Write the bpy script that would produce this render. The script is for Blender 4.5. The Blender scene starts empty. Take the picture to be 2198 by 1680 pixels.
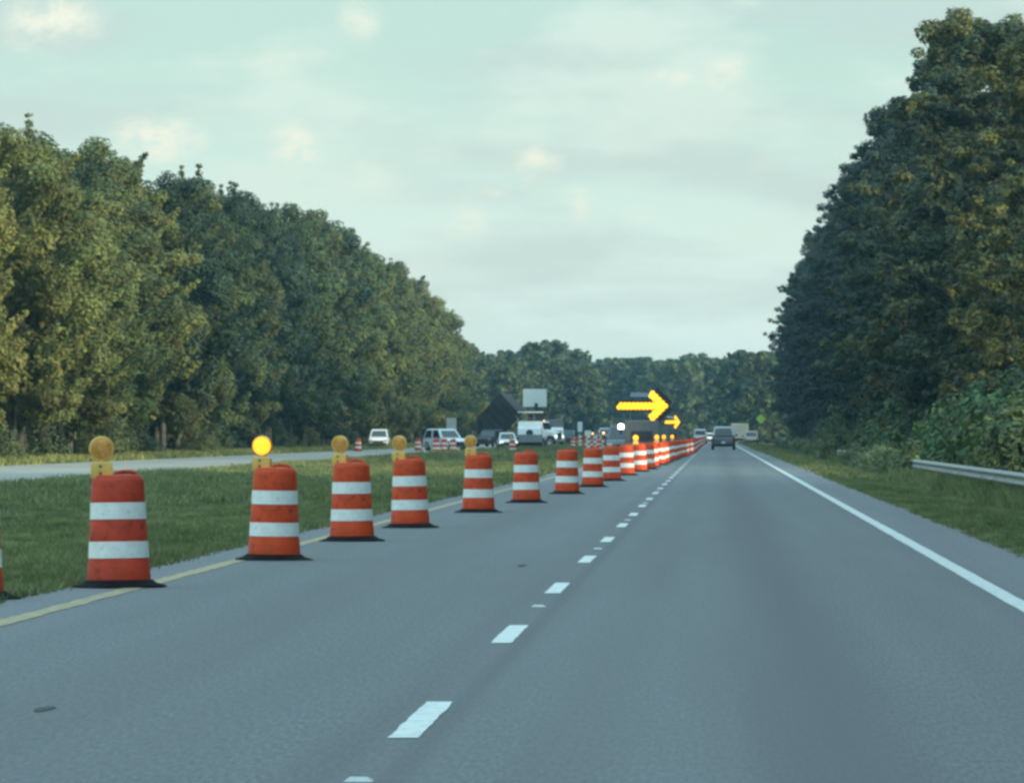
import bpy, bmesh, math, random
import numpy as np
from mathutils import Vector, Matrix

scene = bpy.context.scene
COL = scene.collection
PI = math.pi
# ------------------------------------------------------------------ camera, sky, sun, exposure
F, VX, VY, CAM_H = 13000.0, 1537.0, 932.0, 1.30      # focal length and vanishing point in photo pixels (2198 wide)
cam_d = bpy.data.cameras.new('camera')
cam = bpy.data.objects.new('camera', cam_d)
COL.objects.link(cam)
cam_d.sensor_fit = 'HORIZONTAL'
cam_d.sensor_width = 36.0
cam_d.lens = F / 2198.0 * 36.0
cam_d.clip_start = 0.5
cam_d.clip_end = 6000.0
cam.location = (0, 0, CAM_H)
cam.rotation_euler = (PI / 2 + math.atan((VY - 840.0) / F), 0, math.atan((VX - 1099.0) / F))
scene.camera = cam

SUN_EL, SUN_AZ = math.radians(16.0), math.radians(126.0)   # azimuth clockwise from +Y: behind the camera, to its right


def lin(r, g, b):
    f = lambda c: (c / 255 / 12.92) if c <= 10 else ((c / 255 + 0.055) / 1.055) ** 2.4
    return (f(r), f(g), f(b), 1.0)


def nd(nt, t, **kw):
    n = nt.nodes.new(t)
    for k, v in kw.items():
        if k == 'inp':
            for i, x in v.items():
                n.inputs[i].default_value = x
        else:
            setattr(n, k, v)
    return n


def math_n(nt, op, a, b=None, clamp=False):
    n = nt.nodes.new('ShaderNodeMath')
    n.operation = op
    n.use_clamp = clamp
    for i, x in enumerate((a, b)):
        if x is None:
            continue
        if isinstance(x, (int, float)):
            n.inputs[i].default_value = x
        else:
            nt.links.new(x, n.inputs[i])
    return n.outputs[0]


def mix_c(nt, fac, a, b, mode='MIX'):
    n = nt.nodes.new('ShaderNodeMix')
    n.data_type = 'RGBA'
    n.blend_type = mode
    for s, x in ((n.inputs[0], fac), (n.inputs[6], a), (n.inputs[7], b)):
        if isinstance(x, (int, float, tuple, list)):
            s.default_value = x
        else:
            nt.links.new(x, s)
    return n.outputs[2]


def map_r(nt, v, a, b, c=0.0, d=1.0, smooth=True):
    n = nt.nodes.new('ShaderNodeMapRange')
    n.interpolation_type = 'SMOOTHSTEP' if smooth else 'LINEAR'
    nt.links.new(v, n.inputs[0])
    for i, x in enumerate((a, b, c, d)):
        n.inputs[i + 1].default_value = x
    return n.outputs[0]


world = bpy.data.worlds.new('World')
scene.world = world
world.use_nodes = True
wt = world.node_tree
wt.nodes.clear()
w_out = nd(wt, 'ShaderNodeOutputWorld')
w_bg = nd(wt, 'ShaderNodeBackground')
w_bg.inputs[1].default_value = 0.15
wt.links.new(w_bg.outputs[0], w_out.inputs[0])
sky = nd(wt, 'ShaderNodeTexSky', sky_type='NISHITA', sun_disc=False, sun_elevation=SUN_EL, sun_rotation=SUN_AZ,
         altitude=20.0, air_density=1.0, dust_density=1.4, ozone_density=1.6)
tc = nd(wt, 'ShaderNodeTexCoord')
sep = nd(wt, 'ShaderNodeSeparateXYZ')
wt.links.new(tc.outputs['Generated'], sep.inputs[0])
az = math_n(wt, 'ARCTAN2', sep.outputs[0], sep.outputs[1])
el = math_n(wt, 'ARCSINE', sep.outputs[2])
ang = nd(wt, 'ShaderNodeCombineXYZ')
wt.links.new(az, ang.inputs[0])
wt.links.new(el, ang.inputs[1])


def sky_noise(scale, sx, sy, detail=4, rough=0.55, off=0.0):
    m = nd(wt, 'ShaderNodeMapping')
    m.inputs['Scale'].default_value = (sx, sy, 1)
    m.inputs['Location'].default_value = (off, off * 0.7, 0)
    wt.links.new(ang.outputs[0], m.inputs[0])
    n = nd(wt, 'ShaderNodeTexNoise', inp={'Scale': scale, 'Detail': detail, 'Roughness': rough})
    wt.links.new(m.outputs[0], n.inputs['Vector'])
    return n


VEIL = (5.9, 7.75, 7.45, 1)
veil_lo = (5.75, 7.05, 6.55, 1)
veil_hi = (3.85, 5.55, 5.0, 1)
grad = map_r(wt, el, math.radians(0.6), math.radians(4.0))
veil = mix_c(wt, grad, veil_lo, veil_hi)
bands = sky_noise(16, 1.0, 4.2, 5, 0.5, 3.1)
veil = mix_c(wt, map_r(wt, bands.outputs[0], 0.42, 0.62, 0, 0.7), veil, (4.0, 4.95, 4.8, 1))
light_b = sky_noise(22, 1.0, 2.6, 4, 0.55, 8.4)
veil = mix_c(wt, map_r(wt, light_b.outputs[0], 0.48, 0.66, 0, 0.8), veil, (5.2, 6.35, 5.8, 1))
# small cream cumulus puffs low in the sky
warp = sky_noise(110, 1, 1.2, 6, 0.7, 1.0)
wv = nd(wt, 'ShaderNodeVectorMath', operation='MULTIPLY_ADD')
wt.links.new(warp.outputs['Color'], wv.inputs[0])
wv.inputs[1].default_value = (0.0095, 0.0065, 0)
wt.links.new(ang.outputs[0], wv.inputs[2])
PUFFS = [(115, 50, 120, 70, 1.0), (775, 45, 55, 70, .6), (345, 300, 110, 62, 1.0), (640, 318, 66, 58, .85), (1150, 352, 58, 40, .8),
         (1000, 470, 64, 50, .6), (1237, 440, 44, 40, .55), (1440, 170, 80, 30, .55), (1562, 150, 52, 46, .65), (1062, 410, 36, 18, .4),
         (785, 380, 50, 30, .3), (1372, 455, 55, 24, .22), (600, 120, 130, 40, .22), (1640, 350, 60, 30, .15),
         (-400, 240, 120, 60, .8), (2500, 330, 100, 60, .7), (-900, 420, 110, 50, .6), (3100, 180, 130, 60, .7)]
acc = None
for (px, py, rx, ry, s) in PUFFS:
    m = nd(wt, 'ShaderNodeVectorMath', operation='SUBTRACT')
    wt.links.new(wv.outputs[0], m.inputs[0])
    m.inputs[1].default_value = ((px - VX) / F + 0.00475, (VY - py) / F + 0.00325, 0)
    m2 = nd(wt, 'ShaderNodeVectorMath', operation='MULTIPLY')
    wt.links.new(m.outputs[0], m2.inputs[0])
    m2.inputs[1].default_value = (F / rx, F / ry, 0)
    ln = nd(wt, 'ShaderNodeVectorMath', operation='LENGTH')
    wt.links.new(m2.outputs[0], ln.inputs[0])
    v = map_r(wt, ln.outputs['Value'], 0.12, 1.2, s, 0.0)
    acc = v if acc is None else math_n(wt, 'MAXIMUM', acc, v)
# only the half of the sky ahead carries those puffs (the angles repeat nowhere else)
shred = sky_noise(150, 1, 1.5, 5, 0.65, 5.0)
acc = math_n(wt, 'MULTIPLY', acc, map_r(wt, shred.outputs[0], 0.33, 0.60, 0.15, 1.0))
veil = mix_c(wt, acc, veil, (6.9, 6.9, 5.75, 1))
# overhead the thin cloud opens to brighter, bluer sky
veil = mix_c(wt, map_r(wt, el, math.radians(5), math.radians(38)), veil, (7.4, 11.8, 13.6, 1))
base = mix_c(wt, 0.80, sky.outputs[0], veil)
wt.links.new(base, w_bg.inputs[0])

sun_d = bpy.data.lights.new('sun', 'SUN')
sun = bpy.data.objects.new('sun', sun_d)
COL.objects.link(sun)
sun_d.energy = 5.0
sun_d.angle = math.radians(3.0)
sun_d.color = (1.0, 0.88, 0.55)
sdir = Vector((math.sin(SUN_AZ) * math.cos(SUN_EL), math.cos(SUN_AZ) * math.cos(SUN_EL), math.sin(SUN_EL)))
sun.rotation_euler = sdir.to_track_quat('Z', 'Y').to_euler()

vs = scene.view_settings
vs.view_transform = 'Standard'
vs.look = 'None'
vs.exposure = 0.0
vs.gamma = 1.0
vs.use_curve_mapping = False
cy = scene.cycles
cy.max_bounces = 6
cy.diffuse_bounces = 3
cy.glossy_bounces = 2
cy.transmission_bounces = 3
cy.volume_bounces = 0
cy.transparent_max_bounces = 8
cy.use_denoising = True
cy.pixel_filter_type = 'BLACKMAN_HARRIS'
cy.filter_width = 2.9                                 # the photograph is a soft telephoto picture
cy.sample_clamp_indirect = 4.0

# ------------------------------------------------------------------ helpers
rng = np.random.default_rng(74)
R = random.Random(17)


def px_x(x, z):
    return (x - VX) / F * z


def px_h(y, z):
    return CAM_H + (VY - y) / F * z


class MB:
    def __init__(s):
        s.v, s.f, s.m, s.mi = [], [], [], 0

    def add(s, vs_, fs):
        o = len(s.v)
        s.v += [tuple(v) for v in vs_]
        for f in fs:
            s.f.append(tuple(i + o for i in f))
            s.m.append(s.mi)
        return s

    def box(s, c, d, rot=None):
        x, y, z = d[0] / 2, d[1] / 2, d[2] / 2
        p = [Vector((a, b, e)) for a in (-x, x) for b in (-y, y) for e in (-z, z)]
        if rot is not None:
            p = [rot @ q for q in p]
        p = [q + Vector(c) for q in p]
        return s.add(p, [(0, 1, 3, 2), (4, 6, 7, 5), (0, 4, 5, 1), (2, 3, 7, 6), (0, 2, 6, 4), (1, 5, 7, 3)])

    def tube(s, a, b, r0, r1=None, n=8, cap=True):
        r1 = r0 if r1 is None else r1
        a, b = Vector(a), Vector(b)
        d = (b - a).normalized()
        u = d.orthogonal().normalized()
        w = d.cross(u)
        p = []
        for c, r in ((a, r0), (b, r1)):
            for i in range(n):
                t = 2 * PI * i / n
                p.append(c + u * (r * math.cos(t)) + w * (r * math.sin(t)))
        f = [(i, (i + 1) % n, n + (i + 1) % n, n + i) for i in range(n)]
        if cap:
            f += [tuple(range(n - 1, -1, -1)), tuple(range(n, 2 * n))]
        return s.add(p, f)

    def path(s, pts, r, n=6):
        pts = [Vector(p) for p in pts]
        rr = r if isinstance(r, (list, tuple)) else [r] * len(pts)
        v, f = [], []
        for k, p in enumerate(pts):
            d = (pts[min(k + 1, len(pts) - 1)] - pts[max(k - 1, 0)]).normalized()
            u = d.cross(Vector((0.13, 0.21, 1))).normalized() if abs(d.z) < 0.9 else d.cross(Vector((1, 0.1, 0))).normalized()
            w = d.cross(u)
            for i in range(n):
                t = 2 * PI * i / n
                v.append(p + u * (rr[k] * math.cos(t)) + w * (rr[k] * math.sin(t)))
        for k in range(len(pts) - 1):
            for i in range(n):
                f.append((k * n + i, k * n + (i + 1) % n, (k + 1) * n + (i + 1) % n, (k + 1) * n + i))
        f += [tuple(range(n - 1, -1, -1)), tuple(range((len(pts) - 1) * n, len(pts) * n))]
        return s.add(v, f)

    def lathe(s, prof, n=32, c=(0, 0, 0)):
        v, f = [], []
        for (r, z) in prof:
            for i in range(n):
                t = 2 * PI * i / n
                v.append((c[0] + r * math.cos(t), c[1] + r * math.sin(t), c[2] + z))
        for k in range(len(prof) - 1):
            for i in range(n):
                f.append((k * n + i, k * n + (i + 1) % n, (k + 1) * n + (i + 1) % n, (k + 1) * n + i))
        return s.add(v, f)

    def loft(s, rings, caps=True):
        n = len(rings[0])
        v = [p for r in rings for p in r]
        f = [(k * n + i, k * n + (i + 1) % n, (k + 1) * n + (i + 1) % n, (k + 1) * n + i)
             for k in range(len(rings) - 1) for i in range(n)]
        if caps:
            f += [tuple(range(n - 1, -1, -1)), tuple(range((len(rings) - 1) * n, len(rings) * n))]
        return s.add(v, f)

    def quad(s, *p):
        return s.add(p, [tuple(range(len(p)))])

    def prism(s, poly, x0, x1):
        """poly in (y, z), extruded along x"""
        n = len(poly)
        v = [(x0, y, z) for y, z in poly] + [(x1, y, z) for y, z in poly]
        f = [(i, (i + 1) % n, n + (i + 1) % n, n + i) for i in range(n)]
        f += [tuple(range(n - 1, -1, -1)), tuple(range(n, 2 * n))]
        return s.add(v, f)

    def build(s, name, mats, parent=None, smooth=False, fix=True, bevel=0.0):
        me = bpy.data.meshes.new(name)
        me.from_pydata(s.v, [], s.f)
        if not isinstance(mats, (list, tuple)):
            mats = [mats]
        for m in mats:
            me.materials.append(m)
        if len(mats) > 1:
            me.polygons.foreach_set('material_index', s.m)
        if fix:
            bm = bmesh.new()
            bm.from_mesh(me)
            bmesh.ops.recalc_face_normals(bm, faces=bm.faces)
            bm.to_mesh(me)
            bm.free()
        o = bpy.data.objects.new(name, me)
        COL.objects.link(o)
        if parent is not None:
            o.parent = parent
        if smooth:
            me.shade_smooth()
            if smooth != 'full':
                me.set_sharp_from_angle(angle=math.radians(38))
        if bevel:
            b = o.modifiers.new('edges', 'BEVEL')
            b.width = bevel
            b.segments = 2
            b.limit_method = 'ANGLE'
        return o


def tag(o, label=None, cat=None, group=None, kind=None):
    for k, v in (('label', label), ('category', cat), ('group', group), ('kind', kind)):
        if v:
            o[k] = v
    return o


def empty(name, loc=(0, 0, 0), rz=0.0, label=None, cat=None, group=None):
    o = bpy.data.objects.new(name, None)
    COL.objects.link(o)
    o.location = loc
    o.rotation_euler = (0, 0, rz)
    o.empty_display_size = 0.3
    return tag(o, label, cat, group)


KIDS = {}


def kids(o):
    return list(o.children)


def copy_tree(o, parent=None):
    c = o.copy()
    COL.objects.link(c)
    if parent is not None:
        c.parent = parent
    for ch in kids(o):
        copy_tree(ch, c)
    return c


ONES = ['', 'first', 'second', 'third', 'fourth', 'fifth', 'sixth', 'seventh', 'eighth', 'ninth', 'tenth', 'eleventh', 'twelfth',
        'thirteenth', 'fourteenth', 'fifteenth', 'sixteenth', 'seventeenth', 'eighteenth', 'nineteenth']
TENS = ['', '', 'twenty', 'thirty', 'forty', 'fifty', 'sixty', 'seventy', 'eighty', 'ninety']


def nth(n):
    if n < 20:
        return ONES[n]
    if n < 100:
        return TENS[n // 10][:-1] + 'ieth' if n % 10 == 0 else TENS[n // 10] + '-' + ONES[n % 10]
    return 'hundred-and-' + nth(n - 100) if n > 100 else 'hundredth'


# ------------------------------------------------------------------ materials
def new_mat(name):
    m = bpy.data.materials.new(name)
    m.use_nodes = True
    nt = m.node_tree
    b = nt.nodes['Principled BSDF']
    return m, nt, b


def noise(nt, scale, detail=3, rough=0.55, coord='Object', sc=(1, 1, 1), off=(0, 0, 0)):
    t = nd(nt, 'ShaderNodeTexCoord')
    mp = nd(nt, 'ShaderNodeMapping')
    mp.inputs['Scale'].default_value = sc
    mp.inputs['Location'].default_value = off
    nt.links.new(t.outputs[coord], mp.inputs[0])
    n = nd(nt, 'ShaderNodeTexNoise', inp={'Scale': scale, 'Detail': detail, 'Roughness': rough})
    nt.links.new(mp.outputs[0], n.inputs['Vector'])
    return n.outputs[0]


def mat(name, col, rough=0.6, metal=0.0, vary=0.12, scale=6.0, spec=0.5, dirt=None, coat=0.0):
    m, nt, b = new_mat(name)
    c = (col[0], col[1], col[2], 1)
    n = noise(nt, scale, 4, 0.6)
    lo = tuple(x * (1 - vary) for x in c[:3]) + (1,)
    hi = tuple(min(1, x * (1 + vary)) for x in c[:3]) + (1,)
    out = mix_c(nt, map_r(nt, n, 0.3, 0.7), lo, hi)
    if dirt:
        n2 = noise(nt, scale * 2.3, 5, 0.7, off=(3, 7, 1))
        out = mix_c(nt, map_r(nt, n2, 0.52, 0.75, 0, dirt[1]), out, tuple(dirt[0]) + (1,))
    nt.links.new(out, b.inputs['Base Color'])
    b.inputs['Roughness'].default_value = rough
    b.inputs['Metallic'].default_value = metal
    b.inputs['Specular IOR Level'].default_value = spec
    if coat:
        b.inputs['Coat Weight'].default_value = coat
    return m


def emit(name, col, strength):
    m, nt, b = new_mat(name)
    b.inputs['Base Color'].default_value = (col[0] * .6, col[1] * .6, col[2] * .6, 1)
    b.inputs['Emission Color'].default_value = (col[0], col[1], col[2], 1)
    b.inputs['Emission Strength'].default_value = strength
    b.inputs['Roughness'].default_value = 0.3
    return m


def road_mat(name, base, tracks=False, tone=(1, 1, 1)):
    m, nt, b = new_mat(name)
    fine = noise(nt, 42, 4, 0.85, sc=(1, 0.10, 1))
    mid = noise(nt, 2.0, 4, 0.6, sc=(1, 0.05, 1))
    big = noise(nt, 0.45, 3, 0.5, sc=(1, 0.04, 1), off=(5, 2, 0))
    streak = noise(nt, 2.2, 3, 0.6, sc=(1, 0.012, 1), off=(1, 9, 0))
    c = mix_c(nt, map_r(nt, fine, 0.35, 0.65), tuple(x * 0.70 * t for x, t in zip(base, tone)) + (1,), tuple(x * 1.26 * t for x, t in zip(base, tone)) + (1,))
    c = mix_c(nt, map_r(nt, mid, 0.35, 0.7, 0, 0.30), c, tuple(x * 0.78 for x in base) + (1,))
    c = mix_c(nt, map_r(nt, big, 0.42, 0.62, 0, 0.30), c, tuple(x * 1.22 for x in base) + (1,))
    c = mix_c(nt, map_r(nt, streak, 0.45, 0.7, 0, 0.30), c, (base[0] * .80, base[1] * .76, base[2] * .80, 1))
    if tracks:
        t = nd(nt, 'ShaderNodeTexCoord')
        s = nd(nt, 'ShaderNodeSeparateXYZ')
        nt.links.new(t.outputs['Object'], s.inputs[0])
        for x0, wd, k in ((0.5, 0.70, 0.55), (-3.1, 0.7, 0.22), (-1.22, 0.12, 0.45), (-1.5, 0.3, 0.25), (2.15, 0.25, 0.25), (-0.55, .35, .14), (1.5, .35, .14)):
            d = math_n(nt, 'ABSOLUTE', math_n(nt, 'SUBTRACT', s.outputs[0], x0))
            # oil-darkened strip down the middle of the lane and along the joints
            c = mix_c(nt, map_r(nt, d, 0.0, wd, k, 0.0), c, (base[0] * .66, base[1] * .60, base[2] * .64, 1))
    nt.links.new(c, b.inputs['Base Color'])
    b.inputs['Roughness'].default_value = 0.86
    b.inputs['Specular IOR Level'].default_value = 0.35
    bp = nd(nt, 'ShaderNodeBump', inp={'Strength': 0.5, 'Distance': 0.006})
    nt.links.new(noise(nt, 80, 2, 0.6), bp.inputs['Height'])
    nt.links.new(bp.outputs[0], b.inputs['Normal'])
    return m


def paint_mat(name, col, wear=0.45, base=(0.16, 0.165, 0.17), lo=0.46, hi=0.62):
    m, nt, b = new_mat(name)
    n = noise(nt, 9, 5, 0.7, sc=(1, 0.5, 1))
    n2 = noise(nt, 60, 2, 0.7)
    f = math_n(nt, 'ADD', math_n(nt, 'MULTIPLY', n, 0.75), math_n(nt, 'MULTIPLY', n2, 0.25))
    c = mix_c(nt, map_r(nt, f, lo, hi, 0, wear), tuple(col) + (1,), base + (1,))
    nt.links.new(c, b.inputs['Base Color'])
    b.inputs['Roughness'].default_value = 0.7
    return m


def leaf_mat(name, trans=0.13, spread=0.28):
    """foliage colour comes from each object's own colour, varied leaf by leaf"""
    m, nt, b = new_mat(name)
    oi = nd(nt, 'ShaderNodeObjectInfo')
    ge = nd(nt, 'ShaderNodeNewGeometry')
    v = map_r(nt, ge.outputs['Random Per Island'], 0, 1, 1 - spread, 1 + spread, smooth=False)
    h = nd(nt, 'ShaderNodeHueSaturation')
    cv = noise(nt, 0.30, 3, 0.55, off=(2, 5, 3))           # whole sprays of older and younger leaves
    nt.links.new(math_n(nt, 'MULTIPLY', v, map_r(nt, cv, 0.32, 0.68, 0.62, 1.42)), h.inputs['Value'])
    hv = noise(nt, 0.55, 2, 0.5)
    nt.links.new(map_r(nt, hv, 0.3, 0.7, 0.480, 0.520), h.inputs['Hue'])
    h.inputs['Saturation'].default_value = 1.0
    nt.links.new(oi.outputs['Color'], h.inputs['Color'])
    nt.links.new(h.outputs[0], b.inputs['Base Color'])
    b.inputs['Roughness'].default_value = 0.7
    b.inputs['Specular IOR Level'].default_value = 0.25
    tr = nd(nt, 'ShaderNodeBsdfTranslucent')
    hs = nd(nt, 'ShaderNodeHueSaturation', inp={'Saturation': 1.15, 'Value': 1.2, 'Hue': 0.49})
    nt.links.new(h.outputs[0], hs.inputs['Color'])
    nt.links.new(hs.outputs[0], tr.inputs['Color'])
    ms = nd(nt, 'ShaderNodeMixShader')
    ms.inputs[0].default_value = trans
    nt.links.new(b.outputs[0], ms.inputs[1])
    nt.links.new(tr.outputs[0], ms.inputs[2])
    nt.links.new(ms.outputs[0], nt.nodes['Material Output'].inputs[0])
    return m


def grass_mat(name, a, bcol, dry, island=True):
    m, nt, b = new_mat(name)
    n = noise(nt, 0.35, 4, 0.6, sc=(1, 0.5, 1))
    n2 = noise(nt, 1.7, 4, 0.6, off=(4, 1, 0))
    c = mix_c(nt, map_r(nt, n, 0.35, 0.65), tuple(a) + (1,), tuple(bcol) + (1,))
    c = mix_c(nt, map_r(nt, n2, 0.48, 0.72, 0, 0.75), c, tuple(dry) + (1,))
    if island:
        ge = nd(nt, 'ShaderNodeNewGeometry')
        h = nd(nt, 'ShaderNodeHueSaturation')
        lump = noise(nt, 2.6, 3, 0.6, sc=(1, 0.45, 1), off=(9, 3, 0))
        nt.links.new(math_n(nt, 'MULTIPLY', map_r(nt, ge.outputs['Random Per Island'], 0, 1, 0.7, 1.3, smooth=False), map_r(nt, lump, 0.34, 0.66, 0.62, 1.35)), h.inputs['Value'])
        nt.links.new(c, h.inputs['Color'])
        c = h.outputs[0]
    nt.links.new(c, b.inputs['Base Color'])
    b.inputs['Roughness'].default_value = 0.85
    b.inputs['Specular IOR Level'].default_value = 0.2
    if island:
        tr = nd(nt, 'ShaderNodeBsdfTranslucent')
        nt.links.new(c, tr.inputs['Color'])
        ms = nd(nt, 'ShaderNodeMixShader')
        ms.inputs[0].default_value = 0.25
        nt.links.new(b.outputs[0], ms.inputs[1])
        nt.links.new(tr.outputs[0], ms.inputs[2])
        nt.links.new(ms.outputs[0], nt.nodes['Material Output'].inputs[0])
    return m


M = {}
M['asphalt'] = road_mat('asphalt', (0.150, 0.156, 0.160), tracks=True)
M['shoulder'] = road_mat('shoulder_asphalt', (0.165, 0.168, 0.178))
M['far_asphalt'] = road_mat('pale_asphalt', (0.28, 0.262, 0.228))
M['white_paint'] = paint_mat('white_road_paint', (0.68, 0.70, 0.68), 0.32)
M['edge_paint'] = paint_mat('white_edge_paint', (0.60, 0.63, 0.61), 0.42)
M['yellow_paint'] = paint_mat('worn_yellow_paint', (0.50, 0.36, 0.11), 0.75, lo=0.38, hi=0.56)
M['tar'] = mat('tar_patch', (0.03, 0.03, 0.03), 0.8)
M['marker'] = mat('pavement_marker', (0.5, 0.52, 0.52), 0.4)
M['soil'] = grass_mat('grass_ground', (0.075, 0.105, 0.052), (0.095, 0.125, 0.06), (0.15, 0.145, 0.08), island=False)
M['grass'] = grass_mat('grass_blades', (0.122, 0.158, 0.064), (0.215, 0.240, 0.108), (0.33, 0.30, 0.15))
M['dry_grass'] = grass_mat('yellowed_grass', (0.22, 0.24, 0.085), (0.28, 0.28, 0.11), (0.16, 0.19, 0.08))
M['leaf'] = leaf_mat('leaves')
M['bark'] = mat('bark', (0.07, 0.072, 0.07), 0.9, vary=0.35, scale=3)
M['orange'] = mat('drum_orange', (0.64, 0.070, 0.018), 0.6, vary=0.14, scale=5, spec=0.25, dirt=((0.14, 0.03, 0.02), 0.8))
M['orange_worn'] = mat('drum_orange_dull', (0.54, 0.056, 0.025), 0.6, vary=0.16, scale=5, spec=0.25, dirt=((0.12, 0.03, 0.025), 0.8))
M['band'] = mat('white_sheeting', (0.84, 0.86, 0.83), 0.4, vary=0.06, scale=9, dirt=((0.50, 0.53, 0.52), 0.7))
M['band_sunlit'] = mat('sunlit_white_sheeting', (0.80, 0.83, 0.80), 0.3, vary=0.03, scale=9)  # brighter sheeting, stands for sunlight falling on a far drum
M['rubber'] = mat('black_rubber', (0.008, 0.008, 0.009), 0.9, vary=0.3, spec=0.15)
M['case_yellow'] = mat('yellow_plastic', (0.82, 0.52, 0.13), 0.45, vary=0.08, scale=12, dirt=((0.30, 0.20, 0.06), 0.5))
M['lens'] = mat('amber_lens', (0.72, 0.33, 0.07), 0.18, vary=0.25, scale=16)
M['lens_lit'] = emit('lit_amber_lens', (1.0, 0.42, 0.02), 1.9)
M['lamp_lit'] = emit('lit_arrow_lamp', (1.0, 0.47, 0.018), 2.1)
M['lamp_warm'] = emit('lit_warm_lamp', (1.0, 0.50, 0.16), 4.0)
M['strobe'] = emit('lit_white_strobe', (1.0, 0.86, 0.90), 5.0)
M['headlamp'] = emit('lit_headlamp', (1.0, 0.92, 0.8), 2.5)
M['tail'] = mat('tail_lamp', (0.25, 0.015, 0.012), 0.25)
M['black'] = mat('matt_black', (0.02, 0.02, 0.022), 0.7)
M['dark'] = mat('dark_steel', (0.035, 0.037, 0.042), 0.55, dirt=((0.08, 0.07, 0.06), 0.4))
M['steel'] = mat('galvanised_steel', (0.27, 0.28, 0.27), 0.7, metal=0.2, vary=0.12, scale=2)
M['post'] = mat('weathered_post', (0.13, 0.115, 0.10), 0.85)
M['grey'] = mat('grey_machine_paint', (0.13, 0.14, 0.145), 0.5, dirt=((0.12, 0.11, 0.10), 0.4))
M['white'] = mat('white_car_paint', (0.74, 0.77, 0.78), 0.28, vary=0.03, coat=0.4)
M['cream'] = mat('cream_paint', (0.72, 0.62, 0.50), 0.4, vary=0.06)
M['blue'] = mat('dark_blue_car_paint', (0.030, 0.055, 0.095), 0.25, vary=0.05, coat=0.6)
M['silver'] = mat('silver_car_paint', (0.38, 0.42, 0.45), 0.3, metal=0.4, vary=0.05, coat=0.3)
M['glass'] = mat('dark_window_glass', (0.02, 0.03, 0.035), 0.06, vary=0.0, spec=0.8)
M['chrome'] = mat('chrome_trim', (0.6, 0.62, 0.64), 0.2, metal=0.9, vary=0.02)
M['sign_white'] = mat('white_sign_sheet', (0.72, 0.77, 0.77), 0.5, vary=0.05)
M['sign_green'] = mat('fluorescent_yellow_green', (0.48, 0.68, 0.14), 0.45, vary=0.05)
M['solar'] = mat('solar_panel_blue', (0.03, 0.04, 0.07), 0.2)
M['worn_white'] = mat('faded_board', (0.42, 0.45, 0.42), 0.6, vary=0.1)

# ------------------------------------------------------------------ ground and roads
PROFILE = [(-1000, 0.0), (-300, 0.0), (-60, 0.1), (-40, 0.06), (-33, 0.0), (-30.2, -0.012), (-17.9, -0.012), (-16.5, -0.05), (-12.5, -0.22), (-9.0, -0.16),
           (-6.3, -0.05), (-5.6, -0.012), (3.3, -0.012), (3.55, -0.014), (4.6, -0.10), (6.6, -0.28), (8.5, -0.45), (11.0, -0.42), (14.0, -0.15),
           (20.0, 0.05), (60, 0.1), (300, 0), (1000, 0)]


def ground_z(x):
    for (x0, z0), (x1, z1) in zip(PROFILE, PROFILE[1:]):
        if x0 <= x <= x1:
            return z0 + (z1 - z0) * (x - x0) / (x1 - x0)
    return 0.0


PX = np.array([p[0] for p in PROFILE])
PZ = np.array([p[1] for p in PROFILE])
ys = [-250] + list(range(-200, 1000, 25)) + list(range(1000, 2450, 100)) + [2500]
g = MB()
vv = [(x, y, z) for y in ys for (x, z) in PROFILE]
n = len(PROFILE)
g.add(vv, [(k * n + i, k * n + i + 1, (k + 1) * n + i + 1, (k + 1) * n + i) for k in range(len(ys) - 1) for i in range(n - 1)])
tag(g.build('ground', M['soil'], fix=False), kind='structure')


def ragged_strip(x0, x1, y0, y1, z, step, j0=0.0, j1=0.0, seed=1):
    """a sheet along the road; j0 and j1 give its two long edges an uneven line"""
    r = random.Random(seed)
    b = MB()
    N = max(1, int((y1 - y0) / step))
    v = []
    for k in range(N + 1):
        y = y0 + (y1 - y0) * k / N
        v += [(x0 + r.uniform(-j0, j0), y, z), (x1 + r.uniform(-j1, j1), y, z)]
    b.add(v, [(2 * k, 2 * k + 1, 2 * k + 3, 2 * k + 2) for k in range(N)])
    return b


ROAD_END = 1420.0
road = ragged_strip(-5.05, 2.44, -60, ROAD_END, 0.0, 20).build('road', M['asphalt'], fix=False)
tag(road, kind='structure')
ls = ragged_strip(-5.52, -5.05, -60, ROAD_END, -0.002, 0.3, j0=0.08, seed=3).build('shoulder', M['shoulder'], fix=False)
tag(ls, kind='structure')
rs = ragged_strip(2.44, 3.42, -60, ROAD_END, -0.002, 0.35, j1=0.09, seed=4).build('shoulder', M['shoulder'], fix=False)
tag(rs, kind='structure')
fr = ragged_strip(-29.4, -18.6, -60, ROAD_END, 0.002, 2.5, j0=0.12, j1=0.12, seed=5).build('far_carriageway', M['far_asphalt'], fix=False)
tag(fr, kind='structure')


def strip_part(name, x0, x1, y0, y1, z, m, parent, ends=0.0, step=None, j=0.0, seed=0):
    b = ragged_strip(x0, x1, y0, y1, z, step or (y1 - y0), j, j, seed)
    return b.build(name, m, parent, fix=False)


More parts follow.
